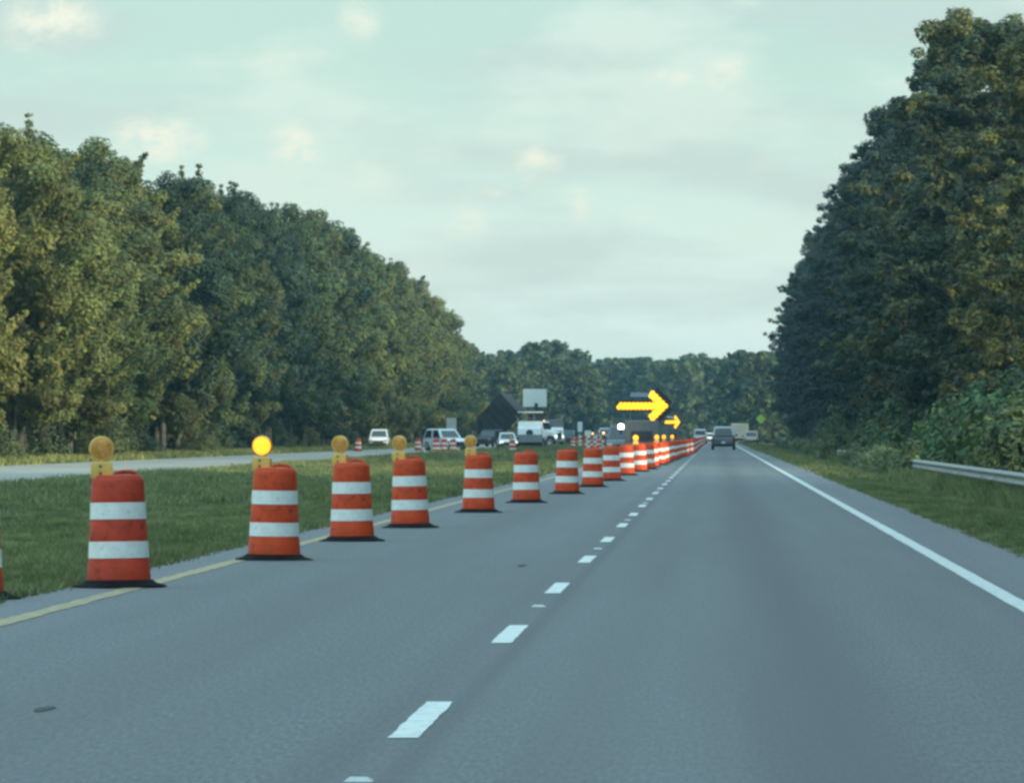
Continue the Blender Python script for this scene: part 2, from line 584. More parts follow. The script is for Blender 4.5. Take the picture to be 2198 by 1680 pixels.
strip_part('edge_line', 2.24, 2.40, -40, 1200, 0.004, M['edge_paint'], road, step=1.5, j=0.006, seed=8)
strip_part('yellow_line', -5.01, -4.84, -40, 1200, 0.004, M['yellow_paint'], road, step=0.35, j=0.014, seed=9)
for k in range(-2, 75):                                # the lane dashes, one by one
    y0 = 25.9 + 11.8 * k
    o = strip_part('lane_dash', -1.405, -1.275, y0, y0 + 3.5, 0.004, M['white_paint'], road, step=0.25, j=0.005, seed=100 + k)
mk = MB()
mk.loft([[(-.055, -.05, 0), (.055, -.05, 0), (.055, .05, 0), (-.055, .05, 0)], [(-.035, -.03, .014), (.035, -.03, .014), (.035, .03, .014), (-.035, .03, .014)]])
mk0 = mk.build('pavement_marker', M['marker'], road)
mk0.location = (-1.34, 22.7, 0.001)
for k in range(1, 12):
    c = mk0.copy()
    COL.objects.link(c)
    c.location = (-1.34, 22.7 + 23.0 * k, 0.001)
for (x, y, sx, sy) in ((px_x(92, 28.6), 28.6, 0.045, 0.28), (px_x(1120, 60), 60, .05, .5)):
    b = MB()
    pts = [(x + sx * math.cos(t) * R.uniform(.6, 1.2), y + sy * math.sin(t) * R.uniform(.6, 1.2), 0.004) for t in np.linspace(0, 2 * PI, 11)[:-1]]
    b.quad(*pts).build('tar_spot', M['tar'], road, fix=False)
strip_part('edge_line', -28.9, -28.75, 100, 1200, 0.006, M['edge_paint'], fr, step=3, j=0.01, seed=11)
strip_part('yellow_line', -20.1, -19.97, 100, 1200, 0.006, M['yellow_paint'], fr, step=3, j=0.01, seed=12)


# ------------------------------------------------------------------ grass (uncountable: one object per verge)
def blades(pts, h, w, name, m, per=6, lean=0.45, seed=1):
    r = np.random.default_rng(seed)
    P = np.repeat(pts, per, axis=0)
    N = len(P)
    hh = np.repeat(h, per) * r.uniform(0.45, 1.15, N)
    ww = np.repeat(w, per) * r.uniform(0.6, 1.3, N)
    spread = np.repeat(h, per)[:, None] * 0.45
    base = P + np.c_[r.normal(0, 1, (N, 2)) * spread, np.zeros(N)]
    a = r.uniform(0, 2 * PI, N)
    side = np.c_[np.cos(a), np.sin(a), np.zeros(N)] * ww[:, None] / 2
    tip = base + np.c_[r.normal(0, lean, (N, 2)) * hh[:, None], hh]
    mid = (base * 0.5 + tip * 0.5)
    mid[:, 2] += hh * 0.10
    V = np.stack([base - side, base + side, mid + side * .75, mid - side * .75, tip], axis=1).reshape(-1, 3)
    i0 = np.arange(N) * 5
    quads = np.stack([i0, i0 + 1, i0 + 2, i0 + 3], 1)
    tris = np.stack([i0 + 3, i0 + 2, i0 + 4], 1)
    me = bpy.data.meshes.new(name)
    me.vertices.add(len(V))
    me.vertices.foreach_set('co', V.astype(np.float32).ravel())
    loops = np.concatenate([quads.ravel(), tris.ravel()])
    me.loops.add(len(loops))
    me.loops.foreach_set('vertex_index', loops.astype(np.int32))
    me.polygons.add(2 * N)
    ls_ = np.concatenate([np.arange(N) * 4, 4 * N + np.arange(N) * 3])
    me.polygons.foreach_set('loop_start', ls_.astype(np.int32))
    me.update(calc_edges=True)
    me.materials.append(m)
    o = bpy.data.objects.new(name, me)
    COL.objects.link(o)
    return o


def scatter(n_, xf0, xf1, y0, y1, seed):
    r = np.random.default_rng(seed)
    y = r.uniform(y0, y1, n_)
    a, b = xf0(y), xf1(y)
    x = a + (b - a) * r.random(n_)
    keep = np.hypot(x + 5.85, y - 47.7) > 0.75           # flattened round the drum standing on the grass edge
    x, y = x[keep], y[keep]
    z = np.interp(x, PX, PZ) - 0.01
    return np.c_[x, y, z]


def patchy(p, lo=0.75, hi=1.35, s=0.5):
    return lo + (hi - lo) * (0.5 + 0.5 * np.sin(p[:, 0] * s * 1.7 + 1.3 * np.sin(p[:, 1] * s * .6)) * np.cos(p[:, 1] * s * 0.41 + p[:, 0]))


sets = []
p = scatter(30000, lambda y: np.maximum(-18.6, -0.125 * y - 1.6), lambda y: y * 0 - 5.55, 43, 125, 1)
sets.append((p, 0.11 * patchy(p, .5, 1.5), 0.014))
p = scatter(1500, lambda y: y * 0 - 5.75, lambda y: y * 0 - 5.47, 43, 160, 2)
sets.append((p, 0.08 * patchy(p), 0.012))
p = scatter(24000, lambda y: np.maximum(-18.55, -0.125 * y - 1.6), lambda y: y * 0 - 5.5, 125, 330, 3)
sets.append((p, 0.19 * patchy(p), 0.034))
p = scatter(15000, lambda y: y * 0 - 18.5, lambda y: y * 0 - 5.5, 330, 900, 4)
sets.append((p, 0.28 * patchy(p), 0.07))
p = scatter(9000, lambda y: y * 0 - 12.5, lambda y: y * 0 - 5.5, 12, 44, 31)
sets.append((p, 0.11 * patchy(p, .5, 1.5), 0.014))
allp = np.concatenate([s[0] for s in sets])
allh = np.concatenate([s[1] for s in sets])
allw = np.concatenate([np.full(len(s[0]), s[2]) for s in sets])
o = blades(allp, allh, allw, 'median_grass', M['grass'], per=6, seed=5)
tag(o, 'green unmown grass filling the median between the two carriageways', 'grass', kind='stuff')
sets = []
p = scatter(28000, lambda y: y * 0 + 3.38, lambda y: np.minimum(10.5, 0.056 * y + 1.2), 60, 185, 6)
sets.append((p, 0.085 * patchy(p, .5, 1.5), 0.013))
p = scatter(20000, lambda y: y * 0 + 3.38, lambda y: y * 0 + 11.5, 185, 460, 7)
sets.append((p, 0.17 * patchy(p), 0.036))
p = scatter(9000, lambda y: y * 0 + 3.4, lambda y: y * 0 + 10.5, 460, 1000, 8)
sets.append((p, 0.25 * patchy(p), 0.08))
p = scatter(3600, lambda y: y * 0 + 6.0, lambda y: y * 0 + 9.5, 120, 420, 9)       # taller weeds round the guardrail
sets.append((p, 0.42 * patchy(p, .3, 1.5), 0.04))
p = scatter(2600, lambda y: y * 0 + 5.9, lambda y: y * 0 + 6.55, 105, 215, 21)
sets.append((p, 0.40 * patchy(p, .2, 1.5, 1.1), 0.02))
p = scatter(11000, lambda y: y * 0 + 3.36, lambda y: y * 0 + 10.0, 14, 61, 32)
sets.append((p, 0.085 * patchy(p, .5, 1.5), 0.013))
p = scatter(5000, lambda y: y * 0 + 3.26, lambda y: y * 0 + 3.52, 14, 200, 33)          # tufts creeping over the pavement's edge
sets.append((p, 0.06 * patchy(p, .4, 1.6, 1.3), 0.012))
allp = np.concatenate([s[0] for s in sets])
allh = np.concatenate([s[1] for s in sets])
allw = np.concatenate([np.full(len(s[0]), s[2]) for s in sets])
o = blades(allp, allh, allw, 'verge_grass', M['grass'], per=6, seed=10)
tag(o, 'green grass and weeds sloping down from the paved shoulder to the guardrail', 'grass', kind='stuff')
p = scatter(14000, lambda y: y * 0 - 36.5, lambda y: y * 0 - 29.4, 200, 700, 12)
o = blades(p, 0.26 * patchy(p, .6, 1.5), np.full(len(p), 0.06), 'woodland_edge_grass', M['dry_grass'], per=6, seed=13)
tag(o, 'yellowed grass strip along the foot of the woods across the far carriageway', 'grass', kind='stuff')


# ------------------------------------------------------------------ trees
def np_mesh(name, V, faces4, m):
    me = bpy.data.meshes.new(name)
    me.vertices.add(len(V))
    me.vertices.foreach_set('co', np.asarray(V, np.float32).ravel())
    N = len(faces4)
    me.loops.add(4 * N)
    me.loops.foreach_set('vertex_index', np.asarray(faces4, np.int32).ravel())
    me.polygons.add(N)
    me.polygons.foreach_set('loop_start', (np.arange(N) * 4).astype(np.int32))
    me.update(calc_edges=True)
    me.materials.append(m)
    return me


def leaf_cards(clumps, seed, size, dens, flat=0.85):
    """clumps: rows of x, y, z, radius; many small folded leaf sprays on and in each clump"""
    r = np.random.default_rng(seed)
    C = np.asarray(clumps)
    cnt = np.maximum(6, (dens * C[:, 3] ** 2).astype(int))
    P = np.repeat(C[:, :3], cnt, axis=0)
    rad = np.repeat(C[:, 3], cnt)
    N = len(P)
    d = r.normal(0, 1, (N, 3))
    d /= np.linalg.norm(d, axis=1)[:, None]
    rr = rad * (0.45 + 0.62 * r.random(N) ** 0.6)
    pos = P + d * rr[:, None] * np.array([1, 1, flat])
    nrm = d * 0.9 + np.array([0, 0, 0.50]) + r.normal(0, 0.34, (N, 3))
    nrm /= np.linalg.norm(nrm, axis=1)[:, None]
    t = np.cross(nrm, r.normal(0, 1, (N, 3)))
    t /= np.linalg.norm(t, axis=1)[:, None]
    b = np.cross(nrm, t)
    s = size * r.uniform(0.55, 1.35, N)
    fold = nrm * (s * 0.28)[:, None]
    a = pos - t * s[:, None]
    c = pos + t * s[:, None] * 1.1
    l = pos + b * (s * 0.62)[:, None] - fold
    q = pos - b * (s * 0.62)[:, None] - fold
    V = np.stack([a, q, c, l], 1).reshape(-1, 3)
    return V, np.arange(4 * N).reshape(-1, 4)


def crown_broad(seed, H=18.0, Rr=4.4, z0=0.17, spires=0, lobes=19):
    r = random.Random(seed)
    cl, limbs = [], []
    for k in range(lobes):
        t = (k + r.random()) / lobes
        z = H * (z0 + (0.97 - z0) * t)
        e = math.sqrt(max(0.05, 1 - ((t - 0.38) / 0.66) ** 2))
        a = k * 2.4 + r.uniform(-.5, .5)
        rad = Rr * e * r.uniform(0.45, 1.0)
        c = Vector((rad * math.cos(a), rad * math.sin(a), z))
        limbs.append(c)
        br = r.uniform(0.7, 1.45) * Rr / 4.4
        for j in range(8):
            o = Vector((r.gauss(0, 1), r.gauss(0, 1), r.gauss(0, .75))).normalized() * br * r.uniform(.5, 1.25)
            q = c + o
            cl.append((q.x, q.y, min(q.z, H * 1.0), r.uniform(0.42, 0.95) * Rr / 4.4))
    for k in range(30):                                 # inner leaves so that no light passes straight through the middle
        t = r.random()
        e = math.sqrt(max(0.05, 1 - ((t - 0.38) / 0.66) ** 2))
        a = r.uniform(0, 2 * PI)
        rad = Rr * e * 0.45 * r.random()
        cl.append((rad * math.cos(a), rad * math.sin(a), H * (z0 + .04 + (0.80 - z0) * t), 1.30))
    for k in range(24):                                 # twigs reaching out beyond the rest
        t = r.uniform(.1, .95)
        e = math.sqrt(max(0.05, 1 - ((t - 0.38) / 0.66) ** 2))
        a = r.uniform(0, 2 * PI)
        for j in range(4):
            rad = Rr * e * (0.92 + .085 * j)
            cl.append((rad * math.cos(a), rad * math.sin(a), H * (z0 + (0.99 - z0) * t) + .28 * j, 0.44 - .07 * j))
    for k in range(spires):
        a = r.uniform(0, 2 * PI)
        x, y = 1.5 * math.cos(a), 1.5 * math.sin(a)
        for j in range(6):
            cl.append((x, y, H * .93 + .45 * j, .62 - .08 * j))
        limbs.append(Vector((x, y, H * .95)))
    return cl, limbs


def crown_pine(seed, H=22.0, Rr=4.0, z0=0.12, gap=1.0):
    """tall roadside pine: tufted irregular branches with sky between them at the top, vine-covered and dense lower down"""
    r = random.Random(seed)
    cl, limbs = [], []
    z = H * 0.40
    k = 0
    while z < H * 0.97:
        t = (z / H - 0.40) / 0.58
        L = Rr * (1.0 - 0.72 * t ** 1.4) * r.uniform(0.7, 1.15)
        a = k * 2.45 + r.uniform(-.5, .5)
        up = r.uniform(0.05, 0.45)
        tip = Vector((L * math.cos(a), L * math.sin(a), z + L * up))
        limbs.append(tip)
        for j in range(11):
            s = 0.30 + 0.74 * j / 10
            q = Vector((tip.x * s, tip.y * s, z + (tip.z - z) * s)) + Vector((r.gauss(0, .42), r.gauss(0, .42), r.gauss(0, .36)))
            cl.append((q.x, q.y, q.z, r.uniform(0.26, 0.62)))
        z += H * 0.023 * gap * r.uniform(0.6, 1.5)
        k += 1
    for k in range(10):
        cl.append((r.gauss(0, .8), r.gauss(0, .8), H * r.uniform(.92, 1.0), r.uniform(.5, .85)))
    for k in range(64):
        t = r.random()
        a = r.uniform(0, 2 * PI)
        e = math.sqrt(max(0.1, 1 - ((t - 0.35) / 0.75) ** 2))
        rad = Rr * e * r.uniform(0.25, 0.98)
        cl.append((rad * math.cos(a), rad * math.sin(a), H * (z0 + 0.50 * t), r.uniform(0.55, 1.05)))
    for k in range(34):
        cl.append((r.gauss(0, 1.0), r.gauss(0, 1.0), H * r.uniform(z0 + .03, .56), 1.3))
    for k in range(22):                                 # ragged branches reaching out past the rest
        a, zz = r.uniform(0, 2 * PI), H * r.uniform(.12, .80)
        L = Rr * r.uniform(1.0, 1.42) * (1.0 if zz < H * .6 else .75)
        tip = Vector((L * math.cos(a), L * math.sin(a), zz + r.uniform(0, 1.6)))
        limbs.append(tip)
        for j in range(9):
            q = Vector((0, 0, zz)).lerp(tip, 1.0 - .075 * j) + Vector((r.gauss(0, .26), r.gauss(0, .26), r.gauss(0, .26)))
            cl.append((q.x, q.y, q.z, r.uniform(.18, .44)))
    return cl, limbs


def trunk_mb(limbs, H, r0, seed, top=0.86):
    r = random.Random(seed)
    b = MB()
    pts, rad = [], []
    for k in range(8):
        t = k / 7
        pts.append(Vector((r.uniform(-.22, .22) * t * 1.6, r.uniform(-.22, .22) * t * 1.6, -0.3 + H * top * t)))
        rad.append(r0 * (1.25 if k == 0 else 1) * (1 - 0.85 * t) + 0.02)
    b.path(pts, rad, 8)
    for c in limbs:
        zb = max(H * 0.14, c.z - 0.9 * math.hypot(c.x, c.y) * r.uniform(.5, 1.0))
        t = min(1, (zb + .3) / (H * top))
        k = min(6, int(t * 7))
        s = pts[k].lerp(pts[k + 1], t * 7 - k)
        m_ = s.lerp(c, .5) + Vector((r.uniform(-.3, .3), r.uniform(-.3, .3), r.uniform(-.1, .4)))
        b.path([s, m_, c], [r0 * .24 * (1 - .7 * t) + .015, r0 * .14 * (1 - .7 * t) + .012, .008], 5)
    return b


def proto(name, kind, seed, size, dens, **kw):
    cl, limbs = (crown_broad if kind == 'broad' else crown_pine)(seed, **kw)
    fl = 0.80 if kind == 'broad' else 0.78
    V, Fc = leaf_cards([c for c in cl if c[3] < 1.25], seed + 500, size, dens, fl)
    V2, F2 = leaf_cards([c for c in cl if c[3] >= 1.25] or [(0, 0, 8, .4)], seed + 700, 0.22, 90, 0.9)
    Fc = np.concatenate([Fc, F2 + len(V)])
    V = np.concatenate([V, V2])
    H = kw.get('H', 18.0 if kind == 'broad' else 22.0)
    return dict(crown=np_mesh('crown', V, Fc, M['leaf']), H=float(np.percentile(V[:, 2], 99.9)),
                trunk=trunk_mb(limbs, H, 0.17 if kind == 'broad' else 0.2, seed + 900))


def finish(pr):
    o = pr['trunk'].build('trunk', M['bark'], smooth=True)
    pr['trunk'] = o.data
    bpy.data.objects.remove(o)
    return pr


BROAD = [finish(proto('broad', 'broad', 11 + 7 * i, 0.115, 470, spires=(0, 3, 0, 2, 0, 0)[i], Rr=(4.4, 4.0, 4.9, 4.2, 4.6, 3.8)[i],
                      z0=(.12, .09, .16, .07, .13, .10)[i])) for i in range(6)]
PINE = [finish(proto('pine', 'pine', 211 + 5 * i, 0.115, 470, Rr=(4.3, 3.9, 4.7, 4.1, 4.6)[i], gap=(1, 1.15, 1, 1.2, 1.7)[i])) for i in range(5)]
FARP = [finish(proto('far', 'broad', 411 + 5 * i, 0.42, 60, Rr=(4.8, 5.4, 4.4)[i], z0=.05)) for i in range(3)]


def place_tree(name, pr, x, y, h, col, label, cat, group=None, rz=None, wide=1.0):
    t = empty(name, (x, y, ground_z(x)), R.uniform(0, 2 * PI) if rz is None else rz, label, cat, group)
    s = h / pr['H']
    for nm in ('trunk', 'crown'):
        o = bpy.data.objects.new(nm, pr[nm])
        COL.objects.link(o)
        o.parent = t
        o.scale = (s * wide, s * wide, s)
        if nm == 'crown':
            o.color = (col[0], col[1], col[2], 1)
    return t


def contour(pts):
    xs = [p_[0] for p_ in pts]
    y_ = [p_[1] for p_ in pts]
    return lambda x: float(np.interp(x, xs, y_))


LEFT_TOP = contour([(-900, 120), (-400, 170), (0, 232), (60, 212), (110, 205), (150, 245), (190, 330), (230, 300), (270, 276), (320, 292), (360, 345), (430, 352),
                    (490, 365), (530, 412), (600, 430), (690, 436), (740, 482), (790, 497), (850, 545), (920, 595), (960, 645), (990, 690), (1020, 740)])
RIGHT_TOP = contour([(1640, 720), (1690, 600), (1715, 480), (1750, 395), (1790, 345), (1850, 258), (1900, 150), (1990, 40), (2060, 26), (2130, 50), (2190, 165),
                     (2300, 270), (2600, 330)])
FAR_TOP = contour([(960, 735), (1010, 745), (1040, 765), (1090, 750), (1120, 748), (1140, 735), (1180, 728), (1220, 742), (1250, 768), (1285, 782), (1310, 765), (1360, 755),
                   (1400, 766), (1440, 762), (1480, 772), (1510, 758), (1540, 772), (1600, 745), (1640, 738), (1700, 755)])

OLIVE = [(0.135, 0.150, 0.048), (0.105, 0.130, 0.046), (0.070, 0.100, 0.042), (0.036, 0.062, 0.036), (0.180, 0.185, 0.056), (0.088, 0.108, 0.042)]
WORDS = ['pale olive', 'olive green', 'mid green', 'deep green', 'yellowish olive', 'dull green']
y = 232.0
k = 0
while y < 905:
    k += 1
    X = -37.6 + R.uniform(-2.2, 2.0) - (1.5 if y > 700 else 0)
    x_px = VX + F * X / y
    # sunlight and shade put into leaf colour: yellower row ends, darker middle
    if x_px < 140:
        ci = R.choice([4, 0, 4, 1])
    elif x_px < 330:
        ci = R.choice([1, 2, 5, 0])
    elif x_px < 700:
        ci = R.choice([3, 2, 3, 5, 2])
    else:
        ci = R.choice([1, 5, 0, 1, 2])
    h = px_h(LEFT_TOP(x_px + 2.6 * F / y), y) * R.uniform(0.84, 1.03)
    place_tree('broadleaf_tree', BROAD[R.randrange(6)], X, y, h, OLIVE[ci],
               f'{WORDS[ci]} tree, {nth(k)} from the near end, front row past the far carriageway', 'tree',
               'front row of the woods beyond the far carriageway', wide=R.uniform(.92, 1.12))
    y += R.uniform(6.5, 9.5) * (1.0 if y < 600 else 1.25)
y = 262.0
while y < 880:
    X = -45.0 + R.uniform(-2.5, 2)
    x_px = VX + F * X / y
    h = px_h(LEFT_TOP(x_px + 3 * F / y) + 22, y) * R.uniform(0.84, 1.0)
    place_tree('broadleaf_tree', BROAD[R.randrange(6)], X, y, h, OLIVE[R.choice([1, 2, 3, 5])],
               'broadleaf tree behind the front row of woods past the far carriageway', 'tree', 'rear row of the woods beyond the far carriageway',
               wide=R.uniform(1.0, 1.2))
    y += R.uniform(9, 13)

# right-hand row
y = 178.0
k = 0
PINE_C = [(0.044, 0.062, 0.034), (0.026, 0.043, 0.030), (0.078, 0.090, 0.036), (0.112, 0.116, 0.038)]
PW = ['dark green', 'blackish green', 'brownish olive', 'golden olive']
while y < 900:
    k += 1
    X = 14.2 + R.uniform(-.9, 1.2)
    x_px = VX + F * (X - 3.2) / y
    h = px_h(RIGHT_TOP(x_px), y) * R.choice([R.uniform(0.64, 0.84), R.uniform(0.97, 1.07)])
    h = min(h, 26.5)
    if 330 < y < 350:
        X, h = 13.75, px_h(26, y)
    if 350 < y < 400:
        h *= .86
    ci = R.choice([2, 2, 3, 0]) if y < 352 else R.choice([0, 1, 1, 2]) if y < 430 else 1  # light painted into crown colour: sunlit gold nearby, shaded dark farther on
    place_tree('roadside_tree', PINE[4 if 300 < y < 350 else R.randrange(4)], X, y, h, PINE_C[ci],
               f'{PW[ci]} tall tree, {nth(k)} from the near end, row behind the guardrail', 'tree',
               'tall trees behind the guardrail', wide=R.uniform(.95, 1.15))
    y += R.uniform(7, 10) * (1.0 if y < 560 else 1.3)
y = 270.0
while y < 880:
    X = (30.0 if y < 420 else 21.0) + R.uniform(-1.5, 1.5)
    x_px = VX + F * (X - 4) / y
    h = min(14.0 if y < 420 else 24.0, px_h(RIGHT_TOP(x_px) + 60, y)) * R.uniform(0.8, 0.98)
    place_tree('roadside_tree', BROAD[R.randrange(6)], X, y, h, PINE_C[R.choice([0, 2, 3])],
               'broadleaf tree standing behind the tall row beyond the guardrail', 'tree', 'trees behind the tall guardrail row', wide=1.1)
    y += R.uniform(12, 16)

# the woods that close the road far ahead
FC = [(0.075, 0.100, 0.042), (0.060, 0.086, 0.042), (0.050, 0.075, 0.042)]
k = 0
for x0 in np.arange(962, 1730, 15.0):
    k += 1
    x_px = x0 + R.uniform(-5, 5)
    Y = (1010 + R.uniform(-25, 60) if x_px < 1090 else 1120 + R.uniform(-40, 50) if x_px < 1260 else 1330 + R.uniform(-40, 70) if x_px < 1560 else 1060 + R.uniform(-60, 60))
    h = px_h(FAR_TOP(x_px), Y) * R.uniform(0.92, 1.01)
    ci = R.randrange(3)
    place_tree('distant_tree', FARP[R.randrange(3)], px_x(x_px, Y), Y, h, FC[ci],
               f'hazy distant tree closing the road, {nth(k)} counted from the far-carriageway side', 'tree', 'distant woods across the road',
               wide=R.uniform(.95, 1.2))
for k in range(34):
    Y = R.uniform(1440, 1560)
    x_px = 950 + 24 * k
    place_tree('distant_tree', FARP[R.randrange(3)], px_x(x_px, Y), Y, px_h(FAR_TOP(x_px) + 14, Y), FC[R.randrange(3)],
               'hazy tree in the rearmost row of the distant woods', 'tree', 'rearmost distant trees', wide=1.3)

# undergrowth at the foot of the woods, and the woods that go on beside and behind the camera
def mass(name, clumps, size, dens, col, label, seed):
    V, Fc = leaf_cards(clumps, seed, size, dens)
    o = bpy.data.objects.new(name, np_mesh(name, V, Fc, M['leaf']))
    COL.objects.link(o)
    o.color = col + (1,)
    return tag(o, label, 'undergrowth', kind='stuff')


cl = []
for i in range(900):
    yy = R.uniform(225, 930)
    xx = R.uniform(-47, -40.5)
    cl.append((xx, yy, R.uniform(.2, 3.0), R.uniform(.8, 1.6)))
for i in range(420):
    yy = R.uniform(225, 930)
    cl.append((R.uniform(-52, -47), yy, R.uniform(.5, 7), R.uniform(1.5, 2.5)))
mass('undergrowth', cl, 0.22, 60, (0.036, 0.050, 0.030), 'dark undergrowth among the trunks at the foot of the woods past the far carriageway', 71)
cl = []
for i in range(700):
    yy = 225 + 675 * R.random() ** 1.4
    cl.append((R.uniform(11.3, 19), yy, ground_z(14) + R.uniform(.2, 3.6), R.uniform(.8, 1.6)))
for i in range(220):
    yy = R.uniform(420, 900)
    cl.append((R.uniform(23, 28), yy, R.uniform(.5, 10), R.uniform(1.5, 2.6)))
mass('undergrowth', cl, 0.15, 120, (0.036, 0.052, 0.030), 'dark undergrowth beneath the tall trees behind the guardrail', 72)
cl = []
for yy in np.arange(-240, 166, 6.0):
    for xx in (15.5, 20, 25, 31):
        hx = R.uniform(17, 23)
        for j in range(46):
            t = R.random()
            e = math.sqrt(max(.1, 1 - ((t - .4) / .66) ** 2))
            a = R.uniform(0, 2 * PI)
            cl.append((xx + 3.6 * e * R.random() * math.cos(a) + R.uniform(-1, 1), yy + R.uniform(-3.2, 3.2) + 3.8 * e * R.random() * math.sin(a), 1 + hx * t, R.uniform(1.3, 2.1)))
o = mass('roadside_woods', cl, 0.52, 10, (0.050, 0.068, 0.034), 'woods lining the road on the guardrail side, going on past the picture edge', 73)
o['category'] = 'woods'

# two lower trees added before the tall row, sunlight put into their gold
place_tree('broadleaf_tree', BROAD[3], 13.2, 290, 13.0, (0.140, 0.134, 0.040), 'low added tree, leaves painted sunlit gold, before the tall dark row behind the guardrail', 'tree', wide=.8)
place_tree('broadleaf_tree', BROAD[1], 15.4, 312, 16.5, (0.118, 0.116, 0.038), 'taller added tree, leaves painted sunlit gold, beside the low one, behind the guardrail', 'tree', wide=.75)

# bushes along the guardrail
def bush_proto(seed, n=16, w=1.1, h=1.5, size=.075, dens=420):
    r = random.Random(seed)
    cl_ = []
    for i in range(n):
        a = r.uniform(0, 2 * PI)
        q = r.random() ** .5
        t = r.random()
        cl_.append((w * q * (1 - .55 * t) * math.cos(a), w * q * (1 - .55 * t) * math.sin(a), .15 + h * t * .9, r.uniform(.28, .52) * w))
    V, Fc = leaf_cards(cl_, seed + 3, size, dens)
    st = MB()
    for i in range(6):
        a = r.uniform(0, 2 * PI)
        st.path([(0.05 * math.cos(a), .05 * math.sin(a), -.1), (.3 * w * math.cos(a), .3 * w * math.sin(a), h * .5), (.5 * w * math.cos(a), .5 * w * math.sin(a), h * .85)],
                [.03, .02, .01], 5)
    so = st.build('stem', M['bark'])
    sd = so.data
    bpy.data.objects.remove(so)
    return np_mesh('foliage', V, Fc, M['leaf']), sd


BUSH = [bush_proto(31), bush_proto(37, 20, 1.3, 1.3), bush_proto(41, 18, .9, 1.9)]


def bush(x, y, s, col, label, group, name='bush'):
    t = empty(name, (x, y, ground_z(x)), R.uniform(0, 6.28), label, 'bush', group)
    fo, st = BUSH[R.randrange(3)]
    for nm, d in (('foliage', fo), ('stem', st)):
        o_ = bpy.data.objects.new(nm, d)
        COL.objects.link(o_)
        o_.parent = t
        o_.scale = (s, s, s * R.uniform(.85, 1.15))
        if nm == 'foliage':
            o_.color = col + (1,)
    return t


k = 0
for y in np.arange(196, 560, 7.5):                       # big pale bushes at the foot of the tall trees
    k += 1
    c = R.choice([(0.072, 0.104, 0.040), (0.064, 0.092, 0.040), (0.056, 0.112, 0.045)])
    bush(R.uniform(9.3, 11.6), y + R.uniform(-2, 2), R.uniform(1.2, 2.1), c, f'leafy green bush, {nth(k)} along the foot of the tall trees behind the guardrail',
         'bushes behind the guardrail')
k = 0
for y in (203, 209, 214, 221, 226, 233, 238, 246, 255, 262, 330, 345, 362, 380, 402, 425, 447, 470, 500, 535, 570, 610):
    k += 1
    bush(R.uniform(5.8, 6.5), y, R.uniform(.5, .72) if y < 300 else R.uniform(.45, .8), R.choice([(0.125, 0.160, 0.080), (0.105, 0.14, 0.07)]),
         f'grey-green weedy shrub growing over the guardrail, {nth(k)} away from the camera', 'shrubs growing over the guardrail')
k = 0
for y in np.arange(262, 640, 11.0):                      # sunlit low branches and saplings before the far woods
    k += 1
    if R.random() < .6:
        bush(R.uniform(-36, -33.6), y, R.uniform(.7, 1.5), R.choice([(0.07, 0.095, 0.04), (0.11, 0.12, 0.045), (0.055, 0.08, 0.04)]),
             f'sapling at the edge of the woods past the far carriageway, {nth(k)} along it', 'saplings at the edge of the far woods', 'sapling')


# ------------------------------------------------------------------ guardrail
def guardrail(x, y0, y1, top, label, seg=3.81, parent_z=0.0):
    t = empty('guardrail', (x, y0, ground_z(x) + parent_z), 0, label, 'guardrail')
    z0 = t.location.z
    prof = [(0.0, 0.0), (-.045, .03), (-.08, .055), (-.08, .085), (-.02, .135), (-.02, .175), (-.08, .225), (-.08, .255), (-.045, .28), (0.0, .31)]
    b = MB()
    L = seg + 0.02
    ring = lambda yy: [(px_, yy, pz) for px_, pz in prof] + [(px_ + .006, yy, pz) for px_, pz in reversed(prof)]
    b.loft([ring(0), ring(L)])
    rail0 = b.build('rail', M['steel'], t)
    pb = MB()
    pb.box((.16, 0, -.34), (.15, .15, 1.3))
    pb.box((.04, 0, .155), (.09, .13, .30))
    post0 = pb.build('post', M['post'], t)
    n_ = int((y1 - y0) / seg)
    for i in range(n_):
        for o0, dz in ((rail0, 0), (post0, 0)):
            c_ = o0 if i == 0 else o0.copy()
            if i:
                COL.objects.link(c_)
            c_.location = (0.004 * (i % 2) if o0 is rail0 else 0, i * seg, top - z0 - 0.31)
    return t


guardrail(6.6, 42.5, 330, 0.47, 'weathered steel guardrail running along the grass slope below the trees')
guardrail(6.9, 596, 640, 0.95, 'short distant pale guardrail section near the yellow-green sign', parent_z=.4)


